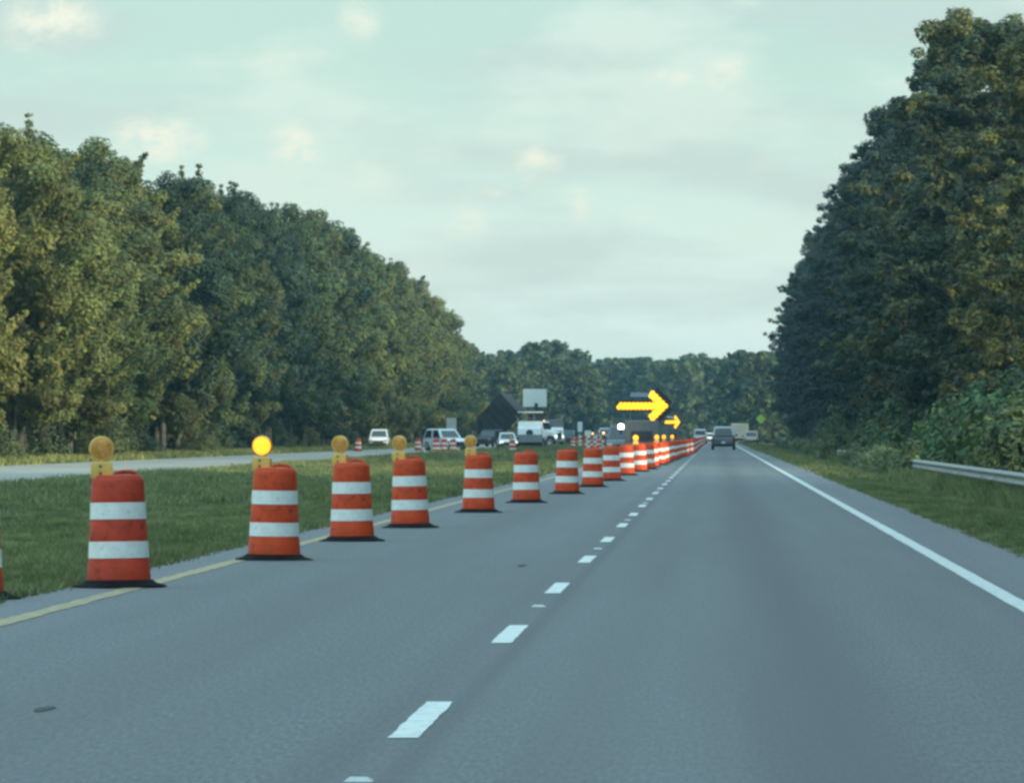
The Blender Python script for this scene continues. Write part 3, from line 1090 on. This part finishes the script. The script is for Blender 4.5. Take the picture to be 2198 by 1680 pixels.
# ------------------------------------------------------------------ drums
def drum(label, light=None, body='orange', band='band', handle_rz=0.0, group='traffic drums of the lane closing'):
    t = empty('traffic_drum', (0, 0, 0), 0, label, 'traffic drum', group)
    seg = [(.272, .262), (.256, .250), (.247, .242), (.238, .233), (.230, .224)]       # radii of the five tiers, stepping in upwards
    zs = [.055, .235, .400, .565, .730, .915]
    prof = [(.05, .055), (.272, .055)]
    for i, (r0, r1) in enumerate(seg):
        prof += [(r0, zs[i] + .004), (r0, zs[i] + .016), (r1, zs[i + 1] - .012), (r1 - .006, zs[i + 1])]
    prof += [(.196, .950), (.18, .954), (.06, .958), (0.0005, .958)]
    MB().lathe(prof, 36).build('body', M[body], t, smooth=True)
    for i in (1, 3):
        r0, r1 = seg[i]
        MB().lathe([(r0 - .01, zs[i] + .014), (r0 + .003, zs[i] + .014), (r1 + .003, zs[i + 1] - .010), (r1 - .01, zs[i + 1] - .010)], 36).build('reflective_band', M[band], t, smooth=True)
    MB().lathe([(.20, .060), (.280, .064), (.296, .056), (.322, .036), (.388, .018), (.406, .010), (.406, .001), (.20, .001)], 40).build('rubber_base', M['rubber'], t, smooth=True)
    h = MB()
    ca, sa = math.cos(handle_rz), math.sin(handle_rz)
    pts = [(-.03, .945), (-.01, .972), (.03, .982), (.11, .982), (.145, .972), (.165, .945)]
    h.path([(ca * a_, sa * a_, z_) for a_, z_ in pts], .017, 8)
    h.build('handle', M[body], t, smooth=True)
    if light:
        case = MB()
        case.loft([[(-.085, -.05, 0), (.085, -.05, 0), (.085, .05, 0), (-.085, .05, 0)], [(-.092, -.055, .02), (.092, -.055, .02), (.092, .055, .02), (-.092, .055, .02)],
                   [(-.092, -.055, .125), (.092, -.055, .125), (.092, .055, .125), (-.092, .055, .125)], [(-.07, -.045, .145), (.07, -.045, .145), (.07, .045, .145), (-.07, .045, .145)]])
        case.tube((0, 0, .14), (0, 0, .165), .03, .03, 10)
        co = case.build('warning_light', M['case_yellow'], t, smooth=True)
        co.location = (-.135, -.02, .925)
        rim = MB()
        pr_ = [(.075, -.030), (.100, -.030), (.106, -.018), (.106, .018), (.100, .030), (.075, .030), (.075, -.030)]
        rim.lathe(pr_, 28)
        ro = rim.build('lens_ring', M['lens'] if light == 'lit' else M['case_yellow'], co, smooth=True)
        for zb in (.045, .105):
            MB().tube((-.015, -.052, zb), (-.015, -.062, zb), .013, .013, 8).build('bolt', M['post'], co)
        ro.rotation_euler = (PI / 2, 0, 0)
        ro.location = (0, 0, .255)
        ln_ = MB()
        rs = [.0005, .018, .026, .040, .048, .060, .068, .078, .086, .092]
        zz = [.056 * math.sqrt(max(0, 1 - (q_ / .105) ** 2)) + (.004 if i_ % 2 else -.002) for i_, q_ in enumerate(rs)]
        ln_.lathe([(q_, -z_) for q_, z_ in zip(rs, zz)] + [(.092, 0)] + [(q_, z_) for q_, z_ in zip(rs[::-1], zz[::-1])], 28)
        lo = ln_.build('lens', M['lens_lit'] if light == 'lit' else M['lens'], co, smooth=True)
        lo.rotation_euler = (PI / 2, 0, 0)
        lo.location = (0, 0, .255)
    return t


d_plain = drum('proto')
d_lamp = drum('proto', 'unlit')
d_lit = drum('proto', 'lit')
d_old = drum('proto', 'unlit', body='orange_worn')
d_glow = drum('proto', 'lit', band='band_sunlit')  # sunlight painted as brighter bands, lit lamp added for the glow
USED = set()


def put_drum(src, x, y, label, group='traffic drums of the lane closing', rz=0.0, tilt=0.0):
    t = src if id(src) not in USED else copy_tree(src)
    USED.add(id(src))
    t.location = (x, y, 0.0 if -6.2 < x < 3.5 else ground_z(x))
    t.rotation_euler = (R.uniform(-.012, .012), R.uniform(-.014, .014), rz)
    t['label'] = label
    t['group'] = group
    return t


TAPER = [  # photo base centre x, base y
    (-70, 1288, d_plain, 'drum at the grass edge, cut off by the picture\'s edge'),
    (253, 1262, d_old, 'dull orange and white drum with unlit amber lamp, largest whole one'),
    (587, 1203, d_lit, 'orange and white drum carrying the lit amber lamp, second whole drum'),
    (755, 1162, d_lamp, 'drum just after the one with the lit amber lamp, its own lamp unlit'),
    (880, 1133, d_lamp, 'orange and white drum with unlit amber lamp, fourth whole one of the taper'),
    (1027, 1100, d_lamp, 'drum with unlit amber lamp, last lamped one, below the dump truck'),
    (1130, 1079, d_plain, 'orange and white drum without a lamp, first after the lamped ones'),
    (1217, 1060, d_plain, 'orange and white drum without a lamp, seventh whole one of the taper'),
    (1272, 1045, d_plain, 'orange and white drum without a lamp, eighth whole one of the taper'),
    (1313, 1032, d_plain, 'orange and white drum without a lamp, ninth whole one of the taper'),
    (1345, 1020, d_plain, 'orange and white drum, tenth whole one, before the drum with sunlit-painted bands'),
    (1373, 1012, d_glow, 'drum with bands painted sunlit-bright and an added lit lamp, below the large arrow board'),
]
for (bx, by, src, lab) in TAPER:
    Z = F * CAM_H / (by - VY) + 0.25
    put_drum(src, px_x(bx, Z), Z, lab, rz=R.uniform(-.25, .25))
Z = 226.0
k = 12
while Z < 900:
    t_ = min(1, (Z - 226) / 190)
    X = -2.55 + 0.78 * t_
    src = d_glow if k in (14, 16, 18) else d_plain  # lit lamps added on some far drums for a warm glow
    if k < 19:
        lab = f'small far orange and white drum, {nth(k)} whole one counted from the camera' + (', added lit lamp' if src is d_glow else '')
    else:
        lab = 'one of the far drums lined up beside the lane dashes, too small to tell apart'
    put_drum(src, X + R.uniform(-.06, .06), Z, lab, group='traffic drums of the lane closing' if k < 19 else 'farthest drums of the lane closing')
    Z += 15.5 if Z < 500 else 28
    k += 1
for i, (px_, Z, lab) in enumerate([(768, 470, 'drum on the far carriageway beside the small white pickup, toward the woods'),
                                   (897, 494, 'lone pale drum on the far carriageway between the small pickup and the white SUV'),
                                   (936, 440, 'drum in front of the white SUV\'s bumper on the far carriageway'),
                                   (953, 444, 'drum beside the middle of the white SUV on the far carriageway'),
                                   (972, 448, 'drum at the rear side of the white SUV on the far carriageway'),
                                   (1100, 455, 'dark drum below the dump truck\'s cab on the far carriageway'),
                                   (1230, 640, 'drum on the far carriageway before the white sign panels'),
                                   (1286, 520, 'drum standing in the median below the grey van')]):
    put_drum(d_old if i in (5,) else d_plain, px_x(px_, Z), Z, lab, group='drums along the far carriageway')


# ------------------------------------------------------------------ vehicles
def ring(y, hw, z0, z1, tuck=.06, top=.05):
    h = z1 - z0
    return [(-hw + tuck, y, z0), (-hw, y, z0 + .28 * h), (-hw, y, z0 + .68 * h), (-hw + top, y, z1 - .02), (-hw + top + .12, y, z1),
            (hw - top - .12, y, z1), (hw - top, y, z1 - .02), (hw, y, z0 + .68 * h), (hw, y, z0 + .28 * h), (hw - tuck, y, z0)]


def wheel(t, x, y, r, w):
    s = 1 if x > 0 else -1
    b = MB()
    b.lathe([(r * .62, -w / 2), (r * .95, -w / 2), (r, -w / 2 + .03), (r, w / 2 - .03), (r * .95, w / 2), (r * .62, w / 2)], 20)
    wo = b.build('wheel', M['rubber'], t, smooth=True)
    wo.rotation_euler = (0, PI / 2, 0)
    wo.location = (x, y, r)
    MB().lathe([(.0005, w / 2 - .02), (r * .25, w / 2 - .015), (r * .5, w / 2 - .05), (r * .64, w / 2 - .01), (r * .64, -w / 2 + .01), (.0005, -w / 2 + .02)], 16).build('rim', M['chrome'], wo, smooth=True)
    if s < 0:
        wo.rotation_euler = (0, -PI / 2, 0)


def inset(p, k, off):
    p = [Vector(q) for q in p]
    c = sum(p, Vector()) / len(p)
    nrm = (p[1] - p[0]).cross(p[2] - p[1]).normalized()
    return [c + (q - c) * k + nrm * off for q in p]


def car(name, label, cat, loc, rz, paint, kind='suv', W=1.9, L=4.7, H=1.72, group=None, lit=False, roof=None):
    """front towards +y"""
    t = empty(name, loc, rz, label, cat, group)
    hw, f, b = W / 2, L / 2, -L / 2
    belt = H * .58
    hood = belt * (.97 if kind in ('suv', 'pickup', 'van') else .9)
    st = [ring(b, hw * .90, .42, belt * .86), ring(b + .10, hw * .98, .32, belt * .97), ring(b + .9, hw, .26, belt), ring(0, hw, .25, belt), ring(f - 1.35, hw, .26, belt * .99),
          ring(f - .35, hw * .97, .30, hood), ring(f - .06, hw * .92, .34, hood * .84), ring(f, hw * .85, .42, hood * .72)]
    MB().loft(st).build('body', paint, t, smooth=True)
    ct = H
    rear = {'suv': b + .12, 'van': b + .08, 'pickup': b + L * .36, 'sedan': b + .75}[kind]
    rtop = {'suv': rear + .28, 'van': rear + .08, 'pickup': rear + .22, 'sedan': rear + .75}[kind]
    fr_b, fr_t = f - 1.25 + (.45 if kind == 'van' else 0), f - 1.25 - .75 + (.35 if kind == 'van' else 0)
    hb, ht = hw - .06, hw - .22
    B = [Vector((-hb, rear, belt)), Vector((hb, rear, belt)), Vector((hb, fr_b, belt)), Vector((-hb, fr_b, belt))]
    T = [Vector((-ht, rtop, ct)), Vector((ht, rtop, ct)), Vector((ht, fr_t, ct)), Vector((-ht, fr_t, ct))]
    cab = MB()
    mid = lambda a_, b_: a_.lerp(b_, .93)
    T1 = [Vector((mid(B[i], T[i]).x, mid(B[i], T[i]).y, B[i].z + (ct - belt) * .9)) for i in range(4)]
    T2 = [Vector((q.x * .92, q.y * .97, ct + .015)) for q in T]
    cab.loft([B, T1, T2])
    cab.build('cabin', paint if roof is None else roof, t, bevel=.03)
    gl = MB()
    for i, j, nm in ((0, 1, 'rear_window'), (2, 3, 'windshield')):
        q = inset([B[i], B[j], T1[j], T1[i]], .84, .012)
        c0 = sum(q, Vector()) / 4
        if (c0 - Vector((0, (rear + fr_b) / 2, belt))).dot((q[1] - q[0]).cross(q[2] - q[1])) < 0:
            q = inset([B[i], B[j], T1[j], T1[i]], .84, -.012)
        MB().quad(*q).build(nm, M['glass'], t)
    for sx in (0, 1):
        i, j = ((1, 2) if sx else (3, 0))
        for a0, a1 in ((.04, .48), (.53, .96)):
            lo0, lo1 = B[i].lerp(B[j], a0), B[i].lerp(B[j], a1)
            hi0, hi1 = T1[i].lerp(T1[j], a0), T1[i].lerp(T1[j], a1)
            q = inset([lo0, lo1, hi1, hi0], .88, .014)
            if (q[0].x > 0) != (((q[1] - q[0]).cross(q[2] - q[1])).x > 0):
                q = inset([lo0, lo1, hi1, hi0], .88, -.014)
            MB().quad(*q).build('side_window', M['glass'], t)
    wr = .36 if kind in ('suv', 'pickup', 'van') else .32
    for x in (-hw + .10, hw - .10):
        for y_ in (b + .9, f - .9):
            wheel(t, x, y_, wr, .24)
    for s in (-1, 1):
        MB().box((s * hw * .74, f - .05, hood * .72), (.34, .14, .16)).build('headlight', M['headlamp'] if lit else M['chrome'], t, bevel=.02)
        MB().box((s * hw * .82, b + .02, belt * .72), (.16, .10, .34)).build('tail_light', M['tail'], t, bevel=.02)
        MB().box((s * (hw + .10), fr_b - .25, belt + .10), (.20, .12, .16)).build('mirror', M['black'], t, bevel=.03)
    MB().box((0, f + .01, hood * .60), (W * .52, .06, .26)).build('grille', M['black'], t)
    MB().box((0, f + .03, .44), (W * .88, .14, .20)).build('bumper', M['dark'], t, bevel=.04)
    MB().box((0, b - .03, .46), (W * .90, .14, .22)).build('bumper', M['dark'], t, bevel=.04)
    MB().box((0, b - .105, .62), (.31, .012, .16)).build('number_plate', M['sign_white'], t)
    if kind == 'pickup':
        bed = MB()
        bed.box((0, b + .10, belt + .02), (W * .86, .06, .08))
        for s in (-1, 1):
            bed.box((s * (hw - .10), b + L * .18, belt + .02), (.08, L * .34, .08))
        bed.build('bed_rail', M['dark'], t)
    return t


def P(px_, Z, dx=0.0):
    return (px_x(px_, Z) + dx, Z, 0.004)


car('pickup_truck', 'dark blue pickup with pale roof driving ahead in the open lane beside the drums', 'pickup truck', (0.62, 512, 0.004), 0, M['blue'], 'pickup', 1.98, 5.6, 1.95, roof=M['silver'])
car('car', 'small white car farther ahead in the open lane, beside the dark blue pickup', 'car', P(1524, 985), 0, M['white'], 'sedan', 1.8, 4.6, 1.5)
car('van', 'white work van in the closed lane behind the far drums, before the dark blue pickup', 'van', P(1503, 860), 0, M['white'], 'van', 1.95, 5.2, 2.0)
car('pickup_truck', 'small white pickup facing the camera at the woods\' edge of the far carriageway', 'pickup truck', P(805, 560, .4), PI, M['white'], 'pickup', 1.85, 5.2, 1.75)
car('suv', 'white SUV turned across the far carriageway behind a few drums', 'SUV', P(956, 480), PI + .5, M['white'], 'suv', 1.92, 4.6, 1.72)
car('car', 'white car with lit headlights beside the dump truck on the far carriageway', 'car', P(1088, 560), PI + .1, M['white'], 'sedan', 1.75, 4.5, 1.45, lit=True)
car('van', 'grey van on the far carriageway left of the large arrow board', 'van', P(1300, 760), PI, M['silver'], 'van', 1.95, 5.2, 2.1)
car('car', 'cream car parked on the verge under the yellow-green sign', 'car', P(1612, 790), 0, M['cream'], 'suv', 1.9, 4.6, 1.7)


def box_truck(label, loc, rz, paint, W=2.3, L=6.5, H=3.0):
    t = empty('box_truck', loc, rz, label, 'truck')
    MB().box((0, -1.0, .75 + (H - .75) / 2), (W, L - 2.0, H - .75)).build('cargo_box', paint, t, bevel=.05)
    cb = MB()
    cb.prism([(L / 2 - 1.9, .55), (L / 2, .55), (L / 2, 1.25), (L / 2 - .35, 1.4), (L / 2 - .75, 2.1), (L / 2 - 1.9, 2.1)], -W * .44, W * .44)
    cb.build('cab', M['white'], t, bevel=.05)
    MB().quad(*[(x, y_, z) for x, y_, z in ((-W * .39, L / 2 - .36, 1.45), (W * .39, L / 2 - .36, 1.45), (W * .36, L / 2 - .73, 2.03), (-W * .36, L / 2 - .73, 2.03))]).build('windshield', M['glass'], t)
    MB().box((0, -L / 2 - .01, .75 + (H - .75) * .5), (W * .86, .03, (H - .75) * .88)).build('rear_door', paint, t)
    MB().box((0, -.6, .62), (W * .5, L - 1.0, .18)).build('chassis', M['black'], t)
    MB().box((0, -L / 2 - .06, .55), (W * .9, .1, .14)).build('bumper', M['black'], t)
    for s in (-1, 1):
        for y_ in (-L / 2 + 1.3, L / 2 - 1.2):
            wheel(t, s * (W / 2 - .2), y_, .42, .28)
        MB().box((s * W * .42, -L / 2 - .04, .85), (.14, .05, .14)).build('tail_light', M['tail'], t)
    return t


box_truck('cream box truck parked on the shoulder ahead, before the yellow-green sign', P(1588, 810), 0, M['cream'], 2.3, 6.2, 2.75)
box_truck('grey truck with pale roof standing behind the message board on the far carriageway', P(1187, 690), PI + .1, M['grey'], 2.2, 6.5, 3.0)
tr_ = None


def dump_truck(label, loc, rz):
    """cab towards +y; the bed hinges at the rear and stands raised"""
    t = empty('dump_truck', loc, rz, label, 'dump truck')
    MB().box((0, 0, .85), (.9, 7.6, .26)).build('chassis', M['dark'], t)
    cb = MB()
    cb.prism([(1.35, .9), (2.55, .9), (2.55, 1.75), (2.25, 2.75), (1.35, 2.75)], -1.1, 1.1)
    cb.build('cab', M['white'], t, bevel=.08)
    hd = MB()
    hd.prism([(2.55, .75), (4.0, .75), (4.05, 1.0), (4.0, 1.55), (2.55, 1.78)], -.72, .72)
    hd.build('hood', M['white'], t, bevel=.10)
    for s in (-1, 1):
        fd = MB()
        pts = [(2.62 + .78 + .72 * math.cos(a), .62 + .72 * math.sin(a)) for a in np.linspace(PI * .02, PI * .98, 9)]
        pts += [(2.62 + .78 + .58 * math.cos(a), .62 + .58 * math.sin(a)) for a in np.linspace(PI * .98, PI * .02, 9)]
        fd.prism(pts, s * .72, s * 1.16)
        fd.build('fender', M['white'], t)
        wheel(t, s * .98, 3.4, .53, .32)
        for y_ in (-1.4, -2.75):
            wheel(t, s * .92, y_, .53, .5)
        MB().box((s * .93, 4.02, 1.05), (.26, .1, .22)).build('headlight', M['headlamp'], t, bevel=.02)
        MB().tube((s * 1.05, 1.15, 1.0), (s * 1.05, 1.15, 3.2), .07, .07, 10).build('exhaust_stack', M['chrome'], t)
        MB().quad(*[(s * 1.105, y_, z) for y_, z in ((1.5, 1.85), (2.45, 1.85), (2.2, 2.6), (1.5, 2.6))]).build('side_window', M['glass'], t)
        MB().box((s * 1.32, 2.35, 2.2), (.16, .1, .5)).build('mirror', M['black'], t)
    MB().quad((-.98, 2.545, 1.85), (.98, 2.545, 1.85), (.92, 2.30, 2.62), (-.92, 2.30, 2.62)).build('windshield', M['glass'], t)
    MB().box((0, 4.06, 1.15), (.95, .06, .7)).build('grille', M['black'], t)
    MB().box((0, 4.18, .62), (2.3, .2, .3)).build('bumper', M['chrome'], t, bevel=.04)
    a = math.radians(45)
    rot = Matrix.Rotation(a, 3, 'X')
    hinge = Vector((0, -3.7, 1.05))
    L_, Hh = 4.1, 2.7
    bed = MB()
    for c, d in (((0, L_ / 2, .06), (2.3, L_, .12)), ((-1.16, L_ / 2, Hh / 2), (.09, L_, Hh)), ((1.16, L_ / 2, Hh / 2), (.09, L_, Hh)), ((0, L_, Hh / 2), (2.36, .1, Hh))):
        bed.box(hinge + rot @ Vector(c), d, rot)
    bed.build('dump_bed', M['black'], t)
    for s in (-1, 1):
        for k_ in range(5):
            MB().box(hinge + rot @ Vector((s * 1.24, .35 + k_ * .85, Hh / 2)), (.08, .12, Hh * .98), rot).build('rib', M['black'], t)
        MB().box(hinge + rot @ Vector((s * 1.2, L_ / 2, Hh + .05)), (.16, L_ + .1, .1), rot).build('top_rail', M['black'], t)
    gt = hinge + rot @ Vector((0, -.06, Hh))
    MB().box(gt + Vector((0, -.05, -1.05)), (2.3, .09, 2.1)).build('tailgate', M['dark'], t)
    MB().box((0, 1.9, 2.86), (.7, .22, .16)).build('added_beacon', M['lamp_warm'], t)  # amber light added on the cab roof for warm glow
    MB().tube((0, .2, .9), hinge + rot @ Vector((0, 3.3, 0)), .12, .09, 10).build('hydraulic_ram', M['steel'], t)
    return t


dump_truck('dark dump truck with white cab and its pointed bed raised on the far carriageway', P(1131, 680), math.radians(-113))


def paver(label, loc, rz):
    t = empty('road_machine', loc, rz, label, 'road machine')
    b = MB()
    b.prism([(-1.6, .7), (1.4, .7), (1.7, 1.2), (1.5, 1.9), (.2, 2.1), (-.4, 2.55), (-1.6, 2.55)], -1.15, 1.15)
    b.build('engine_housing', M['white'], t, bevel=.10)
    MB().box((0, 2.1, .75), (2.5, 1.0, .8), Matrix.Rotation(.35, 3, 'X')).build('hopper', M['grey'], t, bevel=.05)
    for s in (-1, 1):
        tk = MB()
        tk.prism([(-1.6, .08), (1.3, .08), (1.6, .4), (1.35, .72), (-1.6, .72), (-1.85, .4)], s * .82, s * 1.2)
        tk.build('track', M['rubber'], t, bevel=.06)
        for y_ in (-1.3, -.45, .4, 1.15):
            MB().tube((s * 1.18, y_, .36), (s * 1.24, y_, .36), .22, .22, 14).build('track_wheel', M['grey'], t)
        for y_ in (-1.5, -.2):
            MB().tube((s * 1.0, y_, 2.5), (s * 1.0, y_, 3.35), .035, .035, 6).build('canopy_post', M['black'], t)
    MB().box((0, -.85, 3.40), (2.4, 1.8, .10)).build('canopy', M['sign_white'], t, bevel=.03)
    MB().tube((0, 1.15, 1.30), (0, 1.725, 1.42), .34, .34, 20).build('intake', M['black'], t)
    MB().box((0, -1.0, 2.9), (.5, .5, .7)).build('operator_seat', M['dark'], t)
    MB().box((0, -2.1, .4), (3.0, .6, .5)).build('screed', M['dark'], t)
    return t


paver('white road machine with canopy facing the camera beside the dump truck', P(1138, 575), PI)


def message_board(label, loc, rz):
    t = empty('message_board', loc, rz, label, 'message board')
    MB().box((0, 0, 5.15), (2.5, .18, 1.9)).build('panel', M['sign_white'], t, bevel=.04)
    fr_ = MB()
    for d in ((0, -.0, 4.16, 2.6, .08), (0, 0, 6.14, 2.6, .08)):
        fr_.box((0, 0, d[2]), (d[3], .22, d[4]))
    fr_.build('panel_frame', M['grey'], t)
    MB().box((.15, .16, 2.9), (.24, .24, 3.9)).build('mast', M['dark'], t)
    MB().box((.15, -.14, 4.35), (.34, .1, .5)).build('mast_bracket', M['black'], t)
    MB().box((.62, .05, 3.2), (.9, .5, 1.1), Matrix.Rotation(.4, 3, 'Y')).build('hoist_arm', M['dark'], t)
    MB().box((0, 0, .75), (1.5, 2.6, .5)).build('trailer', M['grey'], t, bevel=.05)
    MB().box((0, .3, 1.25), (1.2, 1.0, .6)).build('battery_box', M['grey'], t, bevel=.04)
    MB().path([(0, -1.2, .6), (0, -2.6, .5)], .06, 8).build('tow_bar', M['dark'], t)
    for s in (-1, 1):
        wheel(t, s * .9, 0, .34, .2)
    return t


message_board('tall white message board raised on a dark mast above the far carriageway', P(1148, 640), 0)


def arrow_board(label, loc, rz, cabinet=True):
    t = empty('arrow_board', loc, rz, label, 'arrow board', 'lit arrow boards')
    bk = MB()
    bk.box((-.16, 0, 2.62), (2.10, .09, .46))
    for sg in (1, -1):
        bk.box((.90, .004 * sg, 2.62 + sg * .335), (.50, .084, .98), Matrix.Rotation(-sg * PI / 4, 3, 'Y'))
    bk.build('panel', M['black'], t, bevel=.015)
    lamps = [(-1.07 + .19 * i + .095 * (q_ > 0), .062 * q_) for q_ in (-1, 1) for i in range(10)]
    lamps += [(1.10, 0.0)] + [(1.10 - .15 * j, sg * .15 * j) for j in (1, 2, 3, 4) for sg in (1, -1)]
    lamps += [(.83, 0.0)] + [(.88 - .15 * j, sg * .155 * j) for j in (1, 2, 3) for sg in (1, -1)]
    me = None
    for (x, z) in lamps:
        if me is None:
            o_ = MB().lathe([(.0005, -.05), (.07, -.045), (.108, -.02), (.116, 0), (.116, .02)], 14).build('lamp', M['lamp_lit'], t, smooth=True)
            me = o_.data
        else:
            o_ = bpy.data.objects.new('lamp', me)
            COL.objects.link(o_)
            o_.parent = t
        o_.rotation_euler = (-PI / 2, 0, 0)
        o_.location = (x, -.075, 2.62 + z)
    MB().box((-.16, -.06, 2.88), (2.14, .20, .02)).build('hood', M['dark'], t)
    MB().box((-.05, .25, 3.12), (1.0, .5, .05), Matrix.Rotation(.45, 3, 'X')).build('solar_panel', M['solar'], t)
    for s in (-1, 1):
        MB().box((s * .55, .10, 1.6), (.09, .09, 1.9)).build('mast', M['grey'], t)
        wheel(t, s * .86, .35, .33, .2)
        fd = MB()
        fd.box((s * .86, .35, .73), (.28, .9, .04))
        fd.build('mudguard', M['grey'], t)
        MB().box((s * .80, -.80, .55), (.12, .04, .12)).build('tail_light', M['tail'], t)
    MB().box((0, .35, .58), (1.45, 2.2, .12)).build('trailer_frame', M['dark'], t)
    MB().box((0, .55, 1.30), (1.62, 1.5, 1.30)).build('cabinet', M['grey'], t, bevel=.05)
    MB().box((0, -.215, 1.22), (1.0, .03, .46)).build('cabinet_door', M['dark'], t, bevel=.01)
    MB().path([(0, 1.4, .56), (0, 3.0, .48)], .05, 8).build('tow_bar', M['dark'], t)
    if cabinet:
        MB().tube((-.98, .05, 1.3), (-.98, .05, 1.55), .04, .04, 8).build('strobe_post', M['black'], t)
        MB().lathe([(.0005, 1.54), (.13, 1.54), (.14, 1.6), (.13, 1.74), (.08, 1.79), (.0005, 1.80)], 16, c=(-.98, .05, 0)).build('strobe', M['strobe'], t, smooth=True)
    return t


arrow_board('large lit amber arrow board on a grey trailer behind the drums', P(1378, 283), 0)
arrow_board('small far lit arrow board turned aslant, just beyond the large arrow board', P(1442, 650), math.radians(48), cabinet=False)


# ------------------------------------------------------------------ signs and barricades
def sign(name, label, loc, panel, m, post_h, shape='rect', rz=0.0, post=None, group=None):
    t = empty(name, loc, rz, label, 'sign', group)
    w, h = panel
    if shape == 'diamond':
        b = MB()
        b.box((0, 0, post_h), (w, .02, w), Matrix.Rotation(PI / 4, 3, 'Y'))
    else:
        b = MB()
        b.box((0, 0, post_h), (w, .03, h))
    b.build('panel', m, t, bevel=.006)
    MB().box((0, .045, post_h / 2 + .1), (.08, .06, post_h + .2)).build('post', post or M['steel'], t)
    return t


sign('warning_sign', 'yellow-green diamond warning sign on a post beside the open lane', (px_x(1633, 705), 705, ground_z(px_x(1633, 705))), (.82, .82), M['sign_green'], 3.25, 'diamond', post=M['post'])
sign('work_sign', 'faded pale board standing behind the white SUV on the far carriageway', P(969, 520), (.85, 1.0), M['worn_white'], 2.2)
sign('work_sign', 'tall narrow white panel on the far carriageway, taller of the pair', P(1245, 800), (.62, 1.3), M['sign_white'], 2.3)
sign('work_sign', 'short white panel beside the tall narrow one on the far carriageway', P(1262, 800), (.85, .9), M['sign_white'], 1.35)
sign('work_sign', 'pale low panel between the grey truck and the tall narrow white panel', P(1224, 780), (1.1, .9), M['worn_white'], 1.4)


def barricade(label, loc, rz=0.0):
    t = empty('barricade', loc, rz, label, 'barricade', 'barricades in the median')
    for z in (.45, .85, 1.25):
        b = MB()
        n_ = 8
        for i in range(n_):
            b.mi = i % 2
            x0, x1 = -1.2 + 2.4 * i / n_, -1.2 + 2.4 * (i + 1) / n_
            sh = .10
            b.add([(x0 - sh * (i > 0), -.012, z - .1), (x1 - sh * (i < n_ - 1), -.012, z - .1), (x1 + sh * 0, -.012, z + .1), (x0, -.012, z + .1),
                   (x0 - sh * (i > 0), .012, z - .1), (x1 - sh * (i < n_ - 1), .012, z - .1), (x1, .012, z + .1), (x0, .012, z + .1)],
                  [(0, 1, 2, 3), (7, 6, 5, 4), (0, 4, 5, 1), (3, 2, 6, 7)])
        b.build('rail', [M['orange'], M['band']], t)
    for s in (-1, 1):
        MB().box((s * .95, .05, .75), (.06, .06, 1.5)).build('post', M['band'], t)
        MB().box((s * .95, .05, .04), (.06, 1.4, .06)).build('foot', M['dark'], t)
    lamp = MB().box((.5, .02, 1.45), (.16, .1, .14)).build('warning_light', M['case_yellow'], t, bevel=.02)
    MB().lathe([(.0005, -.05), (.07, -.04), (.09, 0), (.07, .04), (.0005, .05)], 16).build('lens', M['lamp_warm'], lamp, smooth=True)
    lamp.children[0].location = (.5, .02, 1.6)
    lamp.children[0].rotation_euler = (PI / 2, 0, 0)
    return t


barricade('orange striped barricade with a lit lamp in the median, left of the large arrow board', (px_x(1283, 520), 520, ground_z(-10)))
barricade('third orange striped barricade, farthest, beside the tall narrow white panel', (px_x(1262, 640), 640, ground_z(-13)))
car('pickup_truck', 'grey pickup standing close behind the large arrow board trailer', 'pickup truck', P(1338, 330), PI, M['grey'], 'pickup', 1.9, 5.2, 1.8)
car('car', 'small dark car on the far carriageway before the grey van', 'car', P(1284, 700), PI, M['dark'], 'sedan', 1.8, 4.5, 1.45, lit=True)
car('pickup_truck', 'dark pickup on the far carriageway between the grey truck and the white panels', 'pickup truck', P(1213, 735), PI + .2, M['dark'], 'pickup', 1.95, 5.4, 1.9)
car('suv', 'dark SUV under the raised dump bed on the far carriageway', 'SUV', P(1052, 640), PI - .3, M['dark'], 'suv', 1.95, 4.8, 1.8)
barricade('second orange striped barricade in the median, closer to the large arrow board', (px_x(1310, 545), 545, ground_z(-9.5)))

# ------------------------------------------------------------------ haze
hz = MB()
hz.box((0, 1150, 15.5), (2080, 2840, 35.0))
hm = bpy.data.materials.new('haze')
hm.use_nodes = True
hm.node_tree.nodes.clear()
ho = nd(hm.node_tree, 'ShaderNodeOutputMaterial')
pv = nd(hm.node_tree, 'ShaderNodeVolumePrincipled')
pv.inputs['Color'].default_value = (0.42, 0.78, 1.0, 1)
pv.inputs['Density'].default_value = 0.00011
pv.inputs['Anisotropy'].default_value = 0.2
hm.node_tree.links.new(pv.outputs[0], ho.inputs['Volume'])
tag(hz.build('haze', hm), kind='stuff')
